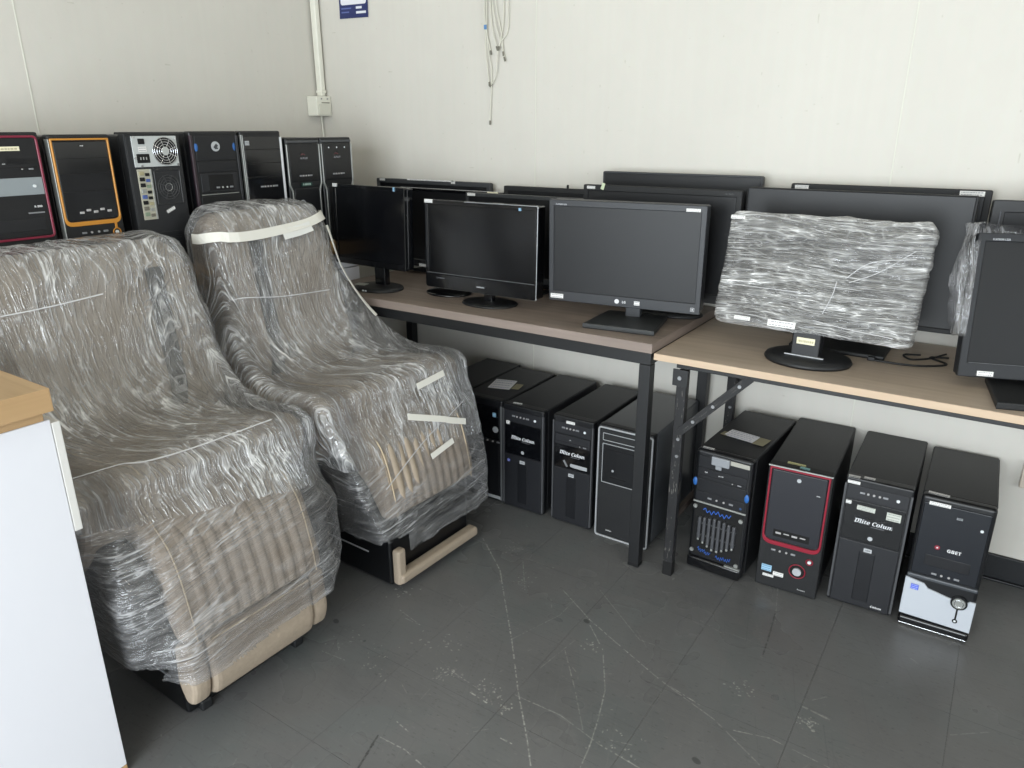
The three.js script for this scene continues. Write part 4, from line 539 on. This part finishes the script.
// ---------------------------------------------------------------- stretch film
// creases of the film: periodic streaks, used as relief and as the density of bunched layers
function streaks(u, v) {
  const wv = pn(u * 5, v * 4, 5, 4), w2 = pn(u * 13, v * 13, 13, 13), k = (a, p) => Math.pow(1 - Math.abs(2 * a - 1), p), m = pn(u * 7 + 3, v * 6, 7, 6), m2 = pn(u * 10, v * 12 + 5, 10, 12);
  const a = k(pn(u * 22 + wv * 4, v * 4 + w2, 22, 4), 5), b = k(pn(u * 48 + wv * 6, v * 9 + w2 * 2, 48, 9), 6), c = k(pn(u * 210 + w2 * 4 + wv * 8, v * 18, 210, 18), 3), d = k(pn((u + v) * 24, (v - u) * 16, 24, 16), 9), e = k(pn(u * 20 + w2 * 2, v * 20 + wv * 2, 20, 20), 8);
  return Math.min(1, 0.4 * a * (0.3 + m) + 0.55 * b * m2 + 0.55 * c * (0.25 + m) + 0.4 * d * m2 + 0.45 * e * m * m);
}
const N = 2048, sField = new Float32Array(N * N); for (let j = 0; j < N; j++) for (let i = 0; i < N; i++) sField[j * N + i] = streaks(i / N, j / N);
const filmBump = dataTex(N, N, (i, j) => sField[j * N + i], false);
const layerField = (u, v) => pn(u * 3, v * 7, 3, 7) * 0.55 + pn(u * 11, v * 13, 11, 13) * 0.45;
const filmClear = dataTex(N, N, (i, j, u, v) => { const s = sField[j * N + i]; return 1 - Math.min(0.9, 0.045 + 0.13 * layerField(u, v) + 0.8 * Math.pow(s, 1.6)); }, false);
const filmMat = new THREE.MeshPhysicalMaterial({ color: 0xdededf, roughness: 0.11, transmission: 1, thickness: 0, ior: 1.8, transmissionMap: filmClear, bumpMap: filmBump, bumpScale: 0.008, side: THREE.DoubleSide });
const clearDense = dataTex(N, N, (i, j, u, v) => { const s = sField[j * N + i]; return 1 - Math.min(0.95, 0.05 + 0.13 * layerField(u, v) + 1.35 * Math.pow(s, 1.4)); }, false);
const filmDense = new THREE.MeshPhysicalMaterial({ color: 0xffffff, roughness: 0.2, transmission: 1, thickness: 0, ior: 1.7, transmissionMap: clearDense, bumpMap: filmBump, bumpScale: 0.01, side: THREE.DoubleSide });
const clearBand = dataTex(N / 2, N / 2, (i, j, u, v) => { const s = sField[(j * 2) * N + i * 2]; return 1 - Math.min(0.8, 0.02 + 0.07 * layerField(u, v) + 0.42 * Math.pow(s, 1.4)); }, false);
const filmBand = new THREE.MeshPhysicalMaterial({ color: 0xe6e6e8, roughness: 0.11, transmission: 1, thickness: 0, ior: 1.6, transmissionMap: clearBand, bumpMap: filmBump, bumpScale: 0.004, side: THREE.DoubleSide });
const creaseMat = new THREE.MeshPhysicalMaterial({ color: 0xf0f0f2, roughness: 0.25, transmission: 0.45, thickness: 0, ior: 1.5 });

// signed distances for shapes swept across the seat
function sdPoly(px, py, P) {
  let d = 1e9, s = 1; for (let i = 0, j = P.length - 1; i < P.length; j = i++) {
    const ex = P[j][0] - P[i][0], ey = P[j][1] - P[i][1], wx = px - P[i][0], wy = py - P[i][1]; const t = Math.max(0, Math.min(1, (wx * ex + wy * ey) / (ex * ex + ey * ey))); const bxx = wx - ex * t, byy = wy - ey * t; d = Math.min(d, bxx * bxx + byy * byy);
    const c1 = py >= P[i][1], c2 = py < P[j][1], c3 = ex * wy > ey * wx; if ((c1 && c2 && c3) || (!c1 && !c2 && !c3)) s = -s;
  } return s * Math.sqrt(d);
}
function sdSweep(x, y, z, P, z0, z1, r) { const a = sdPoly(x, y, P) + r, b = Math.abs(z - (z0 + z1) / 2) - (z1 - z0) / 2 + r; return Math.min(Math.max(a, b), 0) + Math.hypot(Math.max(a, 0), Math.max(b, 0)) - r; }
const smin = (a, b, k) => { const h = Math.max(k - Math.abs(a - b), 0) / k; return Math.min(a, b) - h * h * k * 0.25; };
// surface nets: a smooth quad mesh of the zero level of f on a grid
function surfaceNet(f, lo, hi, cell, keep) {
  const n = [0, 1, 2].map(k => Math.ceil((hi[k] - lo[k]) / cell) + 1), [nx, ny, nz] = n, V = new Float32Array(nx * ny * nz); const id = (i, j, k) => (k * ny + j) * nx + i;
  for (let k = 0; k < nz; k++) for (let j = 0; j < ny; j++) for (let i = 0; i < nx; i++) V[id(i, j, k)] = f(lo[0] + i * cell, lo[1] + j * cell, lo[2] + k * cell);
  const vi = new Int32Array(nx * ny * nz).fill(-1), pos = [], idx = [];
  for (let k = 0; k < nz - 1; k++) for (let j = 0; j < ny - 1; j++) for (let i = 0; i < nx - 1; i++) {
    let m = 0, c = 0, sx = 0, sy = 0, sz = 0; const g = []; for (let q = 0; q < 8; q++) { g[q] = V[id(i + (q & 1), j + (q >> 1 & 1), k + (q >> 2))]; if (g[q] < 0) m |= 1 << q; } if (m === 0 || m === 255) continue;
    for (let a = 0; a < 8; a++) for (const bit of [1, 2, 4]) { const b = a | bit; if (b === a || (g[a] < 0) === (g[b] < 0)) continue; const t = g[a] / (g[a] - g[b]); sx += (a & 1) + (bit === 1 ? t : 0); sy += (a >> 1 & 1) + (bit === 2 ? t : 0); sz += (a >> 2) + (bit === 4 ? t : 0); c++; }
    vi[id(i, j, k)] = pos.length / 3; pos.push(lo[0] + (i + sx / c) * cell, lo[1] + (j + sy / c) * cell, lo[2] + (k + sz / c) * cell);
  }
  const quad = (a, b, c, d, flip) => { if (a < 0 || b < 0 || c < 0 || d < 0) return; if (flip) idx.push(a, c, b, a, d, c); else idx.push(a, b, c, a, c, d); };
  for (let k = 1; k < nz - 1; k++) for (let j = 1; j < ny - 1; j++) for (let i = 1; i < nx - 1; i++) {
    const s = V[id(i, j, k)] < 0;
    if (s !== (V[id(i + 1, j, k)] < 0)) quad(vi[id(i, j - 1, k - 1)], vi[id(i, j, k - 1)], vi[id(i, j, k)], vi[id(i, j - 1, k)], !s);
    if (s !== (V[id(i, j + 1, k)] < 0)) quad(vi[id(i - 1, j, k - 1)], vi[id(i - 1, j, k)], vi[id(i, j, k)], vi[id(i, j, k - 1)], !s);
    if (s !== (V[id(i, j, k + 1)] < 0)) quad(vi[id(i - 1, j - 1, k)], vi[id(i, j - 1, k)], vi[id(i, j, k)], vi[id(i - 1, j, k)], !s);
  }
  const out = []; for (let t = 0; t < idx.length; t += 3) { const c = [0, 1, 2].map(q => (pos[idx[t] * 3 + q] + pos[idx[t + 1] * 3 + q] + pos[idx[t + 2] * 3 + q]) / 3); if (!keep || keep(...c)) out.push(idx[t], idx[t + 1], idx[t + 2]); }
  const geo = new THREE.BufferGeometry(); geo.setAttribute('position', new THREE.Float32BufferAttribute(pos, 3)); geo.setIndex(out); return geo;
}
// ---------------------------------------------------------------- wrapped seats: local x forward, z sideways (+z is the side towards the camera)
const leatherTex = dataTex(256, 256, (i, j, u, v) => { const n = 0.97 + 0.05 * (pn(u * 32, v * 32, 32, 32) - 0.5) + 0.03 * (rnd() - 0.5); return [0.67 * n, 0.61 * n, 0.54 * n]; });
const leather = S(0xffffff, 0.55, 0, { map: leatherTex, bumpMap: grain, bumpScale: 0.0006 }), leatherDark = S(0x2b2a2a, 0.5), stitch = S(0xcbb89c, 0.7), belt = S(0x22242a, 0.75), plasticBlack = S(0x111214, 0.3);
const BACK = [[0.10, 0.44], [0.30, 0.44], [0.35, 0.62], [0.30, 0.82], [0.235, 1.0], [0.19, 1.06], [0.10, 1.07], [0.045, 1.02], [0.05, 0.75]];
const SEAT = [[0.22, 0.36], [0.28, 0.57], [0.42, 0.575], [0.62, 0.605], [0.69, 0.615], [0.73, 0.595], [0.735, 0.54], [0.70, 0.46], [0.62, 0.38]];
const LEG = [[0.66, 0.42], [0.70, 0.53], [0.76, 0.515], [0.82, 0.455], [0.862, 0.32], [0.872, 0.25], [0.83, 0.24], [0.77, 0.34]];
const FLAP = [[0.82, 0.235], [0.875, 0.242], [0.882, 0.12], [0.867, 0.075], [0.835, 0.07], [0.81, 0.12]];
const SHELL = [[0.24, 0.20], [0.20, 0.46], [0.30, 0.52], [0.66, 0.50], [0.76, 0.46], [0.825, 0.40], [0.825, 0.25], [0.79, 0.18]];
const DRAPE = [[0.30, 0.22], [0.40, 0.56], [0.66, 0.612], [0.725, 0.604], [0.80, 0.45], [0.872, 0.25], [0.882, 0.12], [0.80, 0.10]];
const SHELL_IN = [[0.24, 0.20], [0.22, 0.44], [0.30, 0.48], [0.62, 0.44], [0.70, 0.38], [0.74, 0.28], [0.72, 0.18]];
function sweep(P, z0, z1, r, seg = 3) { // polygon outline swept across with rounded rims
  const s = new THREE.Shape(); const n = P.length; for (let i = 0; i < n; i++) { const a = P[(i + n - 1) % n], b = P[i], c = P[(i + 1) % n]; const la = Math.hypot(a[0] - b[0], a[1] - b[1]), lc = Math.hypot(c[0] - b[0], c[1] - b[1]), q = Math.min(r * 1.3, la * 0.45, lc * 0.45); const p0 = [b[0] + (a[0] - b[0]) * q / la, b[1] + (a[1] - b[1]) * q / la], p1 = [b[0] + (c[0] - b[0]) * q / lc, b[1] + (c[1] - b[1]) * q / lc]; s[i ? 'lineTo' : 'moveTo'](...p0); s.quadraticCurveTo(b[0], b[1], ...p1); } s.closePath();
  const g = new THREE.ExtrudeGeometry(s, { depth: z1 - z0 - 2 * r, bevelEnabled: true, bevelThickness: r, bevelSize: r * 0.7, bevelOffset: -r * 0.7, bevelSegments: seg, curveSegments: 5 }); g.translate(0, 0, z0 + r); return metreUV(g, 4, 4);
}
let DR = false, BW = 0.28, BZ = 0, BK = BACK;
function hullField(x, y, z) {
  let w = Math.max(0, Math.min(1, (y - 0.58) / 0.34)); w = w * w * (3 - 2 * w); const r = 0.010 + 0.043 * w, a = smin(sdPoly(x, y, BK), sdPoly(x, y, SEAT), 0.26) + r, b = Math.abs(z - BZ * w) - (0.302 + (BW + 0.015 - 0.302) * w) + r;
  let d = Math.min(Math.max(a, b), 0) + Math.hypot(Math.max(a, 0), Math.max(b, 0)) - r; if (DR) { const hw = 0.235 + 0.067 * Math.max(0, Math.min(1, (y - 0.2) / 0.4)); d = smin(d, sdSweep(x, y, z, DRAPE, -hw, hw, 0.014), 0.02); } else { d = smin(d, sdSweep(x, y, z, SHELL, -0.28, 0.28, 0.02), 0.06); d = smin(d, sdSweep(x, y, z, LEG, -0.225, 0.225, 0.025), 0.07); d = smin(d, sdSweep(x, y, z, FLAP, -0.2, 0.2, 0.02), 0.07); } return d;
}
function wrappedSeat(o) {
  BW = o.bw; BZ = o.bz; DR = o.drape; BK = BACK.map(([x, y]) => [x, y > 0.7 ? y + o.dy * (y - 0.6) / 0.45 : y]); const g = thing('wrapped_seat', o.label, 'seat', [o.x, 0, o.z], o.turn, 'film wrapped seats');
  const bk = mesh('backrest', sweep(BK, -BW, BW, 0.045, 4), leather, g); bk.userData.label = 'beige backrest'; bk.position.z = BZ;
  for (const s of [-1, 1]) { const w = mesh('side_bolster', sweep(BK.map(([x, y]) => [0.19 + (x - 0.19) * 1.02 + 0.005, 0.745 + (y - 0.745) * 0.94]), s > 0 ? BW - 0.08 : -BW - 0.01, s > 0 ? BW + 0.01 : -BW + 0.08, 0.035, 4), leather, bk); }
  const st = mesh('seat_cushion', sweep(SEAT, -0.295, 0.295, 0.025), leather, g); st.userData.label = 'beige seat cushion';
  for (const z of [-0.15, 0.15]) mesh('seam', tube([[0.30, 0.577, z], [0.42, 0.579, z], [0.61, 0.605, z], [0.69, 0.617, z], [0.737, 0.56, z]], 0.002, 20, 5), stitch, st);
  const lp = mesh('leg_rest', sweep(LEG, -0.2, 0.2, 0.025), leather, g); lp.userData.label = 'beige leg rest with upright pleats';
  for (let k = 0; k < 9; k++) { const z = -0.136 + k * 0.034; mesh('pleat', (() => { const t = tube([[0.76, 0.505, z], [0.815, 0.455, z], [0.843, 0.385, z], [0.862, 0.32, z], [0.87, 0.262, z]], 0.0125, 14, 8); t.scale(1, 1, 1.25); t.translate(-0.0068, -0.002, -z * 0.25); return metreUV(t, 4, 4); })(), leather, lp); }
  for (const z of [-0.172, 0.172]) mesh('seam', tube([[0.76, 0.517, z], [0.821, 0.457, z], [0.864, 0.32, z], [0.874, 0.25, z]], 0.002, 20, 5), stitch, lp);
  if (!o.foot) { const fl = mesh('foot_flap', sweep(FLAP, -0.15, 0.15, 0.018), leather, g); for (const s of [-1, 1]) mesh('flap_side', sweep(FLAP.map(([x, y]) => [x - 0.006, y]), s > 0 ? 0.153 : -0.2, s > 0 ? 0.2 : -0.153, 0.015), leather, g); mesh('piping', tube([[0.876, 0.236, -0.14], [0.878, 0.238, 0], [0.876, 0.236, 0.14]], 0.0025, 12, 5), stitch, fl); }
  for (const s of [-1, 1]) mesh('side_shell', o.drape ? sweep(SHELL_IN, s > 0 ? 0.204 : -0.262, s > 0 ? 0.262 : -0.204, 0.02) : sweep(SHELL, s > 0 ? 0.204 : -0.272, s > 0 ? 0.272 : -0.204, 0.02), leatherDark, g).userData.label = 'black side shell';
  mesh('base_box', rb(o.foot ? 0.585 : 0.54, 0.16, 0.37, 0.012, 3), plasticBlack, g, [o.foot ? 0.552 : 0.53, 0.088, 0]); for (const s of [-1, 1]) { mesh('base_trim', rb(0.4, 0.004, 0.004, 0.001), MAT.silver, g, [0.55, 0.10, s * 0.1865]); mesh('base_rail', rb(0.5, 0.03, 0.03, 0.006), MAT.blackMatte, g, [0.56, 0.015, s * 0.14]); }
  if (o.foot) { mesh('foot_bar', rb(0.042, 0.034, 0.37, 0.012, 3), leather, g, [0.87, 0.045, 0]).userData.label = 'beige foot bar'; mesh('foot_post', rb(0.03, 0.12, 0.035, 0.01, 2), leather, g, [0.868, 0.085, 0.172]); }
  // seat belt down the backrest with its tongue
  const bp = [[0.236, 1.0], [0.27, 0.91], [0.302, 0.82], [0.345, 0.65], [0.352, 0.6]]; const beltGeo = new THREE.BufferGeometry(); { const c = new THREE.CatmullRomCurve3(bp.map(([x, y]) => new THREE.Vector3(x + 0.004, y > 0.7 ? y + o.dy * (y - 0.6) / 0.45 : y, 0))).getPoints(24), p = [], ix = []; c.forEach((q, i) => { const zc = BZ + o.belt + 0.05 * i / 24; for (const [dx, dz] of [[0, -0.024], [0, 0.024], [0.003, 0.024], [0.003, -0.024]]) p.push(q.x + dx, q.y, zc + dz); if (i) for (let k = 0; k < 4; k++) { const a = (i - 1) * 4 + k, b = (i - 1) * 4 + (k + 1) % 4; ix.push(a, a + 4, b, b, a + 4, b + 4); } }); beltGeo.setAttribute('position', new THREE.Float32BufferAttribute(p, 3)); beltGeo.setIndex(ix); beltGeo.computeVertexNormals(); }
  const b = mesh('seat_belt', beltGeo, belt, g); b.userData.label = 'dark seat belt'; const tg = mesh('belt_tongue', frameGeo(0.035, 0.05, 0.008, 0.008, 0.008, 0.02, 0.008, 0.004, 0.004), MAT.silver, b, [0.352, 0.66, o.belt - 0.0]); tg.rotation.y = Math.PI / 2;
  // film
  const D = (x, y, z) => { const d = hullField(x, y, z); const f = 0.006 * (vn3(x * 9 + o.s, y * 9, z * 9) - 0.5) * 2; const rid = Math.pow(1 - Math.abs(2 * vn3((z + 0.35 * x) * 34 + o.s, (y - x) * 4.5, x * 4) - 1), 2), rid2 = Math.pow(1 - Math.abs(2 * vn3((z - 0.25 * y) * 55 + 7, (x + y) * 7, y * 5 + o.s) - 1), 2); const sd = Math.max(0, Math.abs(z) - 0.22) / 0.08, rid3 = Math.min(1, sd) * Math.pow(1 - Math.abs(2 * vn3((x - 0.35 * y) * 38 + o.s, (y + 0.3 * x) * 7, z * 8) - 1), 2); return d - 0.017 - f - 0.0014 * vn3(x * 52, y * 52 + o.s, z * 52) - 0.003 * rid3 - 0.0026 * rid - 0.0018 * rid2; };
  const geo = surfaceNet(D, [-0.06, 0.0, -0.42], [1.02, 1.16, 0.42], 0.0096, (x, y, z) => y > o.hem(x, z) + 0.018 * vn3(x * 18, z * 18, 3 + o.s));
  { const p = geo.attributes.position, uv = new Float32Array(p.count * 2); for (let i = 0; i < p.count; i++) { const x = p.getX(i), y = p.getY(i), z = p.getZ(i); const side = Math.max(0, Math.abs(z) - 0.2); uv[2 * i] = (z + Math.min(1, side / 0.08) * 0.6 * x + 0.4 * x + 0.2 * y) * 1.25; uv[2 * i + 1] = (y - x + 0.25 * Math.sin(z * 5)) * 0.8; } geo.setAttribute('uv', new THREE.BufferAttribute(uv, 2)); geo.computeVertexNormals(); }
  // the band wound round the leg rest is a thinner layer, wound sideways
  const ix = geo.index.array, P3 = geo.attributes.position, up = [], low = []; for (let t = 0; t < ix.length; t += 3) { const cx = (P3.getX(ix[t]) + P3.getX(ix[t + 1]) + P3.getX(ix[t + 2])) / 3, cy = (P3.getY(ix[t]) + P3.getY(ix[t + 1]) + P3.getY(ix[t + 2])) / 3, cz = (P3.getZ(ix[t]) + P3.getZ(ix[t + 1]) + P3.getZ(ix[t + 2])) / 3; (cx > 0.6 && cy < o.band(cz) ? low : up).push(ix[t], ix[t + 1], ix[t + 2]); }
  const part = (list, uvf) => { const q = new THREE.BufferGeometry(), m = new Map(), p = [], nn = [], w = [], id = [], NN = geo.attributes.normal, U = geo.attributes.uv; for (const k of list) { if (!m.has(k)) { m.set(k, p.length / 3); p.push(P3.getX(k), P3.getY(k), P3.getZ(k)); nn.push(NN.getX(k), NN.getY(k), NN.getZ(k)); w.push(...(uvf ? uvf(P3.getX(k), P3.getY(k), P3.getZ(k)) : [U.getX(k), U.getY(k)])); } id.push(m.get(k)); } q.setAttribute('position', new THREE.Float32BufferAttribute(p, 3)); q.setAttribute('normal', new THREE.Float32BufferAttribute(nn, 3)); q.setAttribute('uv', new THREE.Float32BufferAttribute(w, 2)); q.setIndex(id); return q; };
  mesh('film_band', part(low, (x, y, z) => [(y + 0.12 * z) * 2.2, (z - x) * 0.9]), filmBand, g).userData.label = 'clearer film wound round the leg rest';
  const film = mesh('stretch_film', part(up), filmMat, g); film.userData.label = 'clear creased stretch film';
  // march from outside onto the film
  const hit = (p, dir) => { const q = [...p]; for (let k = 0; k < 80; k++) { const d = hullField(...q) - 0.024; if (d < 0.0008) break; for (let m = 0; m < 3; m++) q[m] += dir[m] * Math.max(d * 0.8, 0.0006); } return q; };
  const nrm = q => { const e = 0.004, v = [0, 1, 2].map(m => { const a = [...q], c = [...q]; a[m] += e; c[m] -= e; return hullField(...a) - hullField(...c); }); const l = Math.hypot(...v); return v.map(t => t / l); };
  const ribbon = (pts, w, lift, mat, name, parent, label) => { // strip laid on the film; pts are local points near the surface
    const n = 24, c = new THREE.CatmullRomCurve3(pts.map(q => new THREE.Vector3(...q))).getPoints(n).map(q => { let a = q.toArray(); for (let k = 0; k < 12; k++) { const d = hullField(...a) - 0.024 - lift, m = nrm(a); a = a.map((t, i) => t - m[i] * d * 0.8); } return a; });
    const p = [], ix = []; c.forEach((q, i) => { const a = c[Math.max(0, i - 1)], b = c[Math.min(n, i + 1)], T = new THREE.Vector3(b[0] - a[0], b[1] - a[1], b[2] - a[2]).normalize(), m = new THREE.Vector3(...nrm(q)), B = new THREE.Vector3().crossVectors(m, T).normalize(); for (const [s, t] of [[-1, 0], [1, 0], [1, 1], [-1, 1]]) p.push(...[0, 1, 2].map(k => q[k] + B.getComponent(k) * s * w / 2 - m.getComponent(k) * t * 0.0015)); if (i) for (let k = 0; k < 4; k++) { const A = (i - 1) * 4 + k, C = (i - 1) * 4 + (k + 1) % 4; ix.push(A, C, A + 4, C, C + 4, A + 4); } });
    ix.push(0, 2, 1, 0, 3, 2); const e = n * 4; ix.push(e, e + 1, e + 2, e, e + 2, e + 3); let gg = new THREE.BufferGeometry(); gg.setAttribute('position', new THREE.Float32BufferAttribute(p, 3)); gg.setIndex(ix); gg = gg.toNonIndexed(); gg.computeVertexNormals(); const r = mesh(name, gg, mat, parent); if (label) r.userData.label = label; return r;
  };
  for (const [pts, r] of o.creases) { ribbon(pts, r * 1.6, 0.002, creaseMat, 'film_crease', film); }
  for (const [pts, w, lab, m] of o.tapes) ribbon(pts, w, 0.009, m || masking, 'tape_strip', g, lab);
  return g;
}
const flow = (z0, z1, top, bot) => [[0.27 + 0.02 * (1 - top), 0.62 + 0.42 * top, z0], [0.36, 0.72, z0 + (z1 - z0) * 0.4], [0.52, 0.62, z0 + (z1 - z0) * 0.75], [0.70, 0.60, z1]].slice(0, bot);
wrappedSeat({ label: 'beige seat wrapped in clear film with white tape strips, beside the dark table', x: 0.492, z: 0.88, turn: R(-2), s: 3.1, band: z => 0.40 + 0.1 * z, bw: 0.192, dy: 0.022, bz: 0.02, drape: true, belt: 0.09, foot: true,
  hem: (x, z) => 0.135 + (z > 0.15 ? 0.055 : 0) + (x > 0.8 ? 0.05 * Math.max(0, -z) : 0), creases: [[[[0.3, 0.85, 0.25], [0.31, 0.83, 0.1], [0.32, 0.82, -0.1]], 0.0016], [[[0.88, 0.36, 0.2], [0.86, 0.44, 0.0], [0.83, 0.5, -0.22]], 0.0014]],
  tapes: [[[[0.14, 1.02, 0.24], [0.24, 1.02, 0.2], [0.26, 1.03, 0.02], [0.24, 1.045, -0.14], [0.17, 1.05, -0.20]], 0.03, 'white tape across the headrest'], [[[0.265, 1.015, 0.02], [0.262, 1.02, -0.04], [0.26, 1.03, -0.1]], 0.034, 'white paper label on the headrest', paper], [[[0.24, 1.02, -0.165], [0.28, 0.9, -0.18], [0.34, 0.8, -0.22], [0.40, 0.72, -0.25]], 0.016, 'white tape down the side'], [[[0.755, 0.575, -0.04], [0.75, 0.585, -0.17]], 0.02, 'short white tape'], [[[0.785, 0.505, 0.04], [0.82, 0.425, -0.19]], 0.02, 'white tape'], [[[0.84, 0.375, 0.0], [0.835, 0.39, -0.11]], 0.018, 'short white tape']] });
wrappedSeat({ label: 'beige seat wrapped in clear film, front one beside the white cabinet', x: 0.486, z: 1.558, turn: R(-1), s: 11.7, band: z => 0.50 + 0.15 * z, bw: 0.285, dy: -0.03, bz: -0.035, drape: false, belt: -0.18, foot: false,
  hem: (x, z) => x > 0.8 && Math.abs(z) < 0.24 ? 0.15 + 0.12 * Math.max(0, 0.2 - z) * 0.5 : 0.15 + 0.22 * Math.max(0, z), creases: [[[[0.28, 0.92, 0.3], [0.3, 0.93, 0.1], [0.3, 0.94, -0.05]], 0.002], [[[0.66, 0.63, 0.3], [0.70, 0.61, 0.1], [0.71, 0.61, -0.2]], 0.002]], tapes: [] });

// ---------------------------------------------------------------- the film-wrapped monitor and loose film
{
  const W = 0.505, H = 0.30; let AA;
  const g = monitor('monitor wrapped in creased white film on a round black foot', { x: 2.291, y: 0.815, z: 0.425, turn: R(-2.7), tilt: R(15), table: T2, W, H, D: 0.05, body: MAT.black, screen: MAT.screenMatte, foot: { kind: 'oval', w: 0.235, d: 0.2, h: 0.02, x: 2.3, z: 0.39, nw: 0.075, nd: 0.04, nz: 0.02, neckTop: 0.03 } }, A => {
    AA = A; A.st('white_label', stickerWhite, 0.03, 0.965, 0.04, 0.01, 0.018); A.st('white_label', stickerWhite, 0.38, 0.025, 0.075, 0.018, 0.019); A.tx('maker_mark', textMat('FLATRON', { w: 192, h: 48, color: '#b9bac0' }), 0.53, 0.035, 0.03, 0.009, 0.0195); A.st('white_label', stickerWhite, 0.16, 0.03, 0.045, 0.011, 0.018);
    sticker(A.g, 'cream_label', smallPrint('cream', '#e8e2c4', '#b3ac8c', 1, 96, 24), 0.048, 0.018, [0.0, 0.065, 0.0405]); const s = mesh('silver_strip', rb(0.105, 0.003, 0.006, 0.001), MAT.silver, A.g, [0, 0.0235, 0.045]); s.rotation.x = 0.1;
  });
  // film: rounded box skin with sideways creases
  const fld = (x, y, z) => { const qx = Math.abs(x) - W / 2 + 0.012, qy = Math.abs(y - H / 2) - H / 2 + 0.012, qz = Math.abs(z + 0.026) - 0.026 + 0.004; return Math.hypot(Math.max(qx, 0), Math.max(qy, 0), Math.max(qz, 0)) + Math.min(Math.max(qx, qy, qz), 0) - 0.018; };
  const geo = surfaceNet((x, y, z) => fld(x, y, z) - 0.003 * Math.pow(1 - Math.abs(2 * vn3(x * 7, y * 95 + 1.5 * Math.sin(x * 9), 3) - 1), 2) - 0.004 * vn3(x * 14, y * 40, z * 20) - (y > 0.2 && x > 0 ? 0.005 * Math.pow(1 - Math.abs(2 * vn3((x + y) * 30, (x - y) * 9, 5) - 1), 2) : 0), [-0.32, -0.06, -0.13], [0.32, H + 0.06, 0.06], 0.0062);
  const p = geo.attributes.position, uv = new Float32Array(p.count * 2); for (let i = 0; i < p.count; i++) { uv[2 * i] = (p.getY(i) + 0.006 * Math.sin(p.getX(i) * 11)) * 3.6 + p.getZ(i) * 0.4; uv[2 * i + 1] = p.getX(i) * 1.15; } geo.setAttribute('uv', new THREE.BufferAttribute(uv, 2)); geo.computeVertexNormals();
  AA.P('stretch_film', geo, filmDense, [0, 0, 0], null, 'creased white stretch film');
  for (const pts of [[[0.08, 0.15], [0.13, 0.195], [0.235, 0.215]], [[0.09, 0.14], [0.15, 0.17], [0.23, 0.235]], [[0.06, 0.14], [0.055, 0.1], [0.04, 0.05]], [[-0.02, 0.27], [0.05, 0.25], [0.22, 0.24]], [[0.02, 0.03], [0.1, 0.02], [0.22, 0.012]], [[-0.24, 0.1], [-0.1, 0.1], [0.0, 0.1]]]) AA.P('film_crease', tube(pts.map(([x, y]) => [x, y, 0.0195]), 0.0012, 24, 6), creaseMat, [0, 0, 0]);
  // loose film over the left and upper edge of the right-hand monitor
  const B = RIGHT_MONITOR; const lf = surfaceNet((x, y, z) => { const bu = Math.sin(Math.PI * Math.max(0, Math.min(1, (y - 0.1) / (B.H - 0.1)))), a = Math.max(Math.abs(x + B.W / 2) - 0.003 - 0.02 * bu - 0.006 * vn3(y * 14, 2, 9), Math.abs(y - 0.235) - 0.13, Math.abs(z + 0.03) - 0.03), b = Math.max(Math.abs(y - B.H - 0.002) - 0.004 - 0.006 * vn3(x * 16, 4, 1), Math.abs(x + 0.02) - 0.225, Math.abs(z + 0.025) - 0.04); return smin(a, b, 0.02) - 0.004 - 0.006 * vn3(x * 45, y * 45, z * 45); }, [-0.36, -0.02, -0.12], [0.26, B.H + 0.06, 0.05], 0.0065, (x, y, z) => z < 0.012 && (x < -B.W / 2 + 0.004 || y > B.H - 0.004));
  { const p = lf.attributes.position, uv = new Float32Array(p.count * 2); for (let i = 0; i < p.count; i++) { uv[2 * i] = (p.getX(i) + p.getZ(i)) * 2; uv[2 * i + 1] = (p.getY(i) - p.getX(i)) * 1.2; } lf.setAttribute('uv', new THREE.BufferAttribute(uv, 2)); lf.computeVertexNormals(); }
  B.P('loose_film', lf, filmBand, [0, 0, 0], null, 'loose clear film along the edge');
}
// cables on the folding table
{
  const cm = S(0x1a1b1d, 0.5), y = T2 + 0.0032;
  const c1 = thing('power_cable', 'thin black cable looping on the folding table beside the wrapped monitor', 'cable', [2.5, T2, 0.3]);
  mesh('cord', tube([[0.13, 0.0032, -0.14], [0.085, 0.0032, -0.12], [0.13, 0.0032, -0.07], [0.08, 0.0032, -0.02], [0.03, 0.0032, -0.005], [-0.04, 0.0032, -0.005]], 0.003, 48, 6), cm, c1); mesh('plug', rb(0.02, 0.012, 0.012, 0.003, 2), cm, c1, [-0.05, 0.006, -0.005]);
  tag(mesh('signal_cable', tube([[2.62, y, 0.12], [2.58, y, 0.2], [2.54, y, 0.23], [2.52, y, 0.19], [2.56, y, 0.17]], 0.0028, 40, 6), cm, scene), 'short black cable behind the wrapped monitor', 'cable');
}
renderer.render(scene, camera);
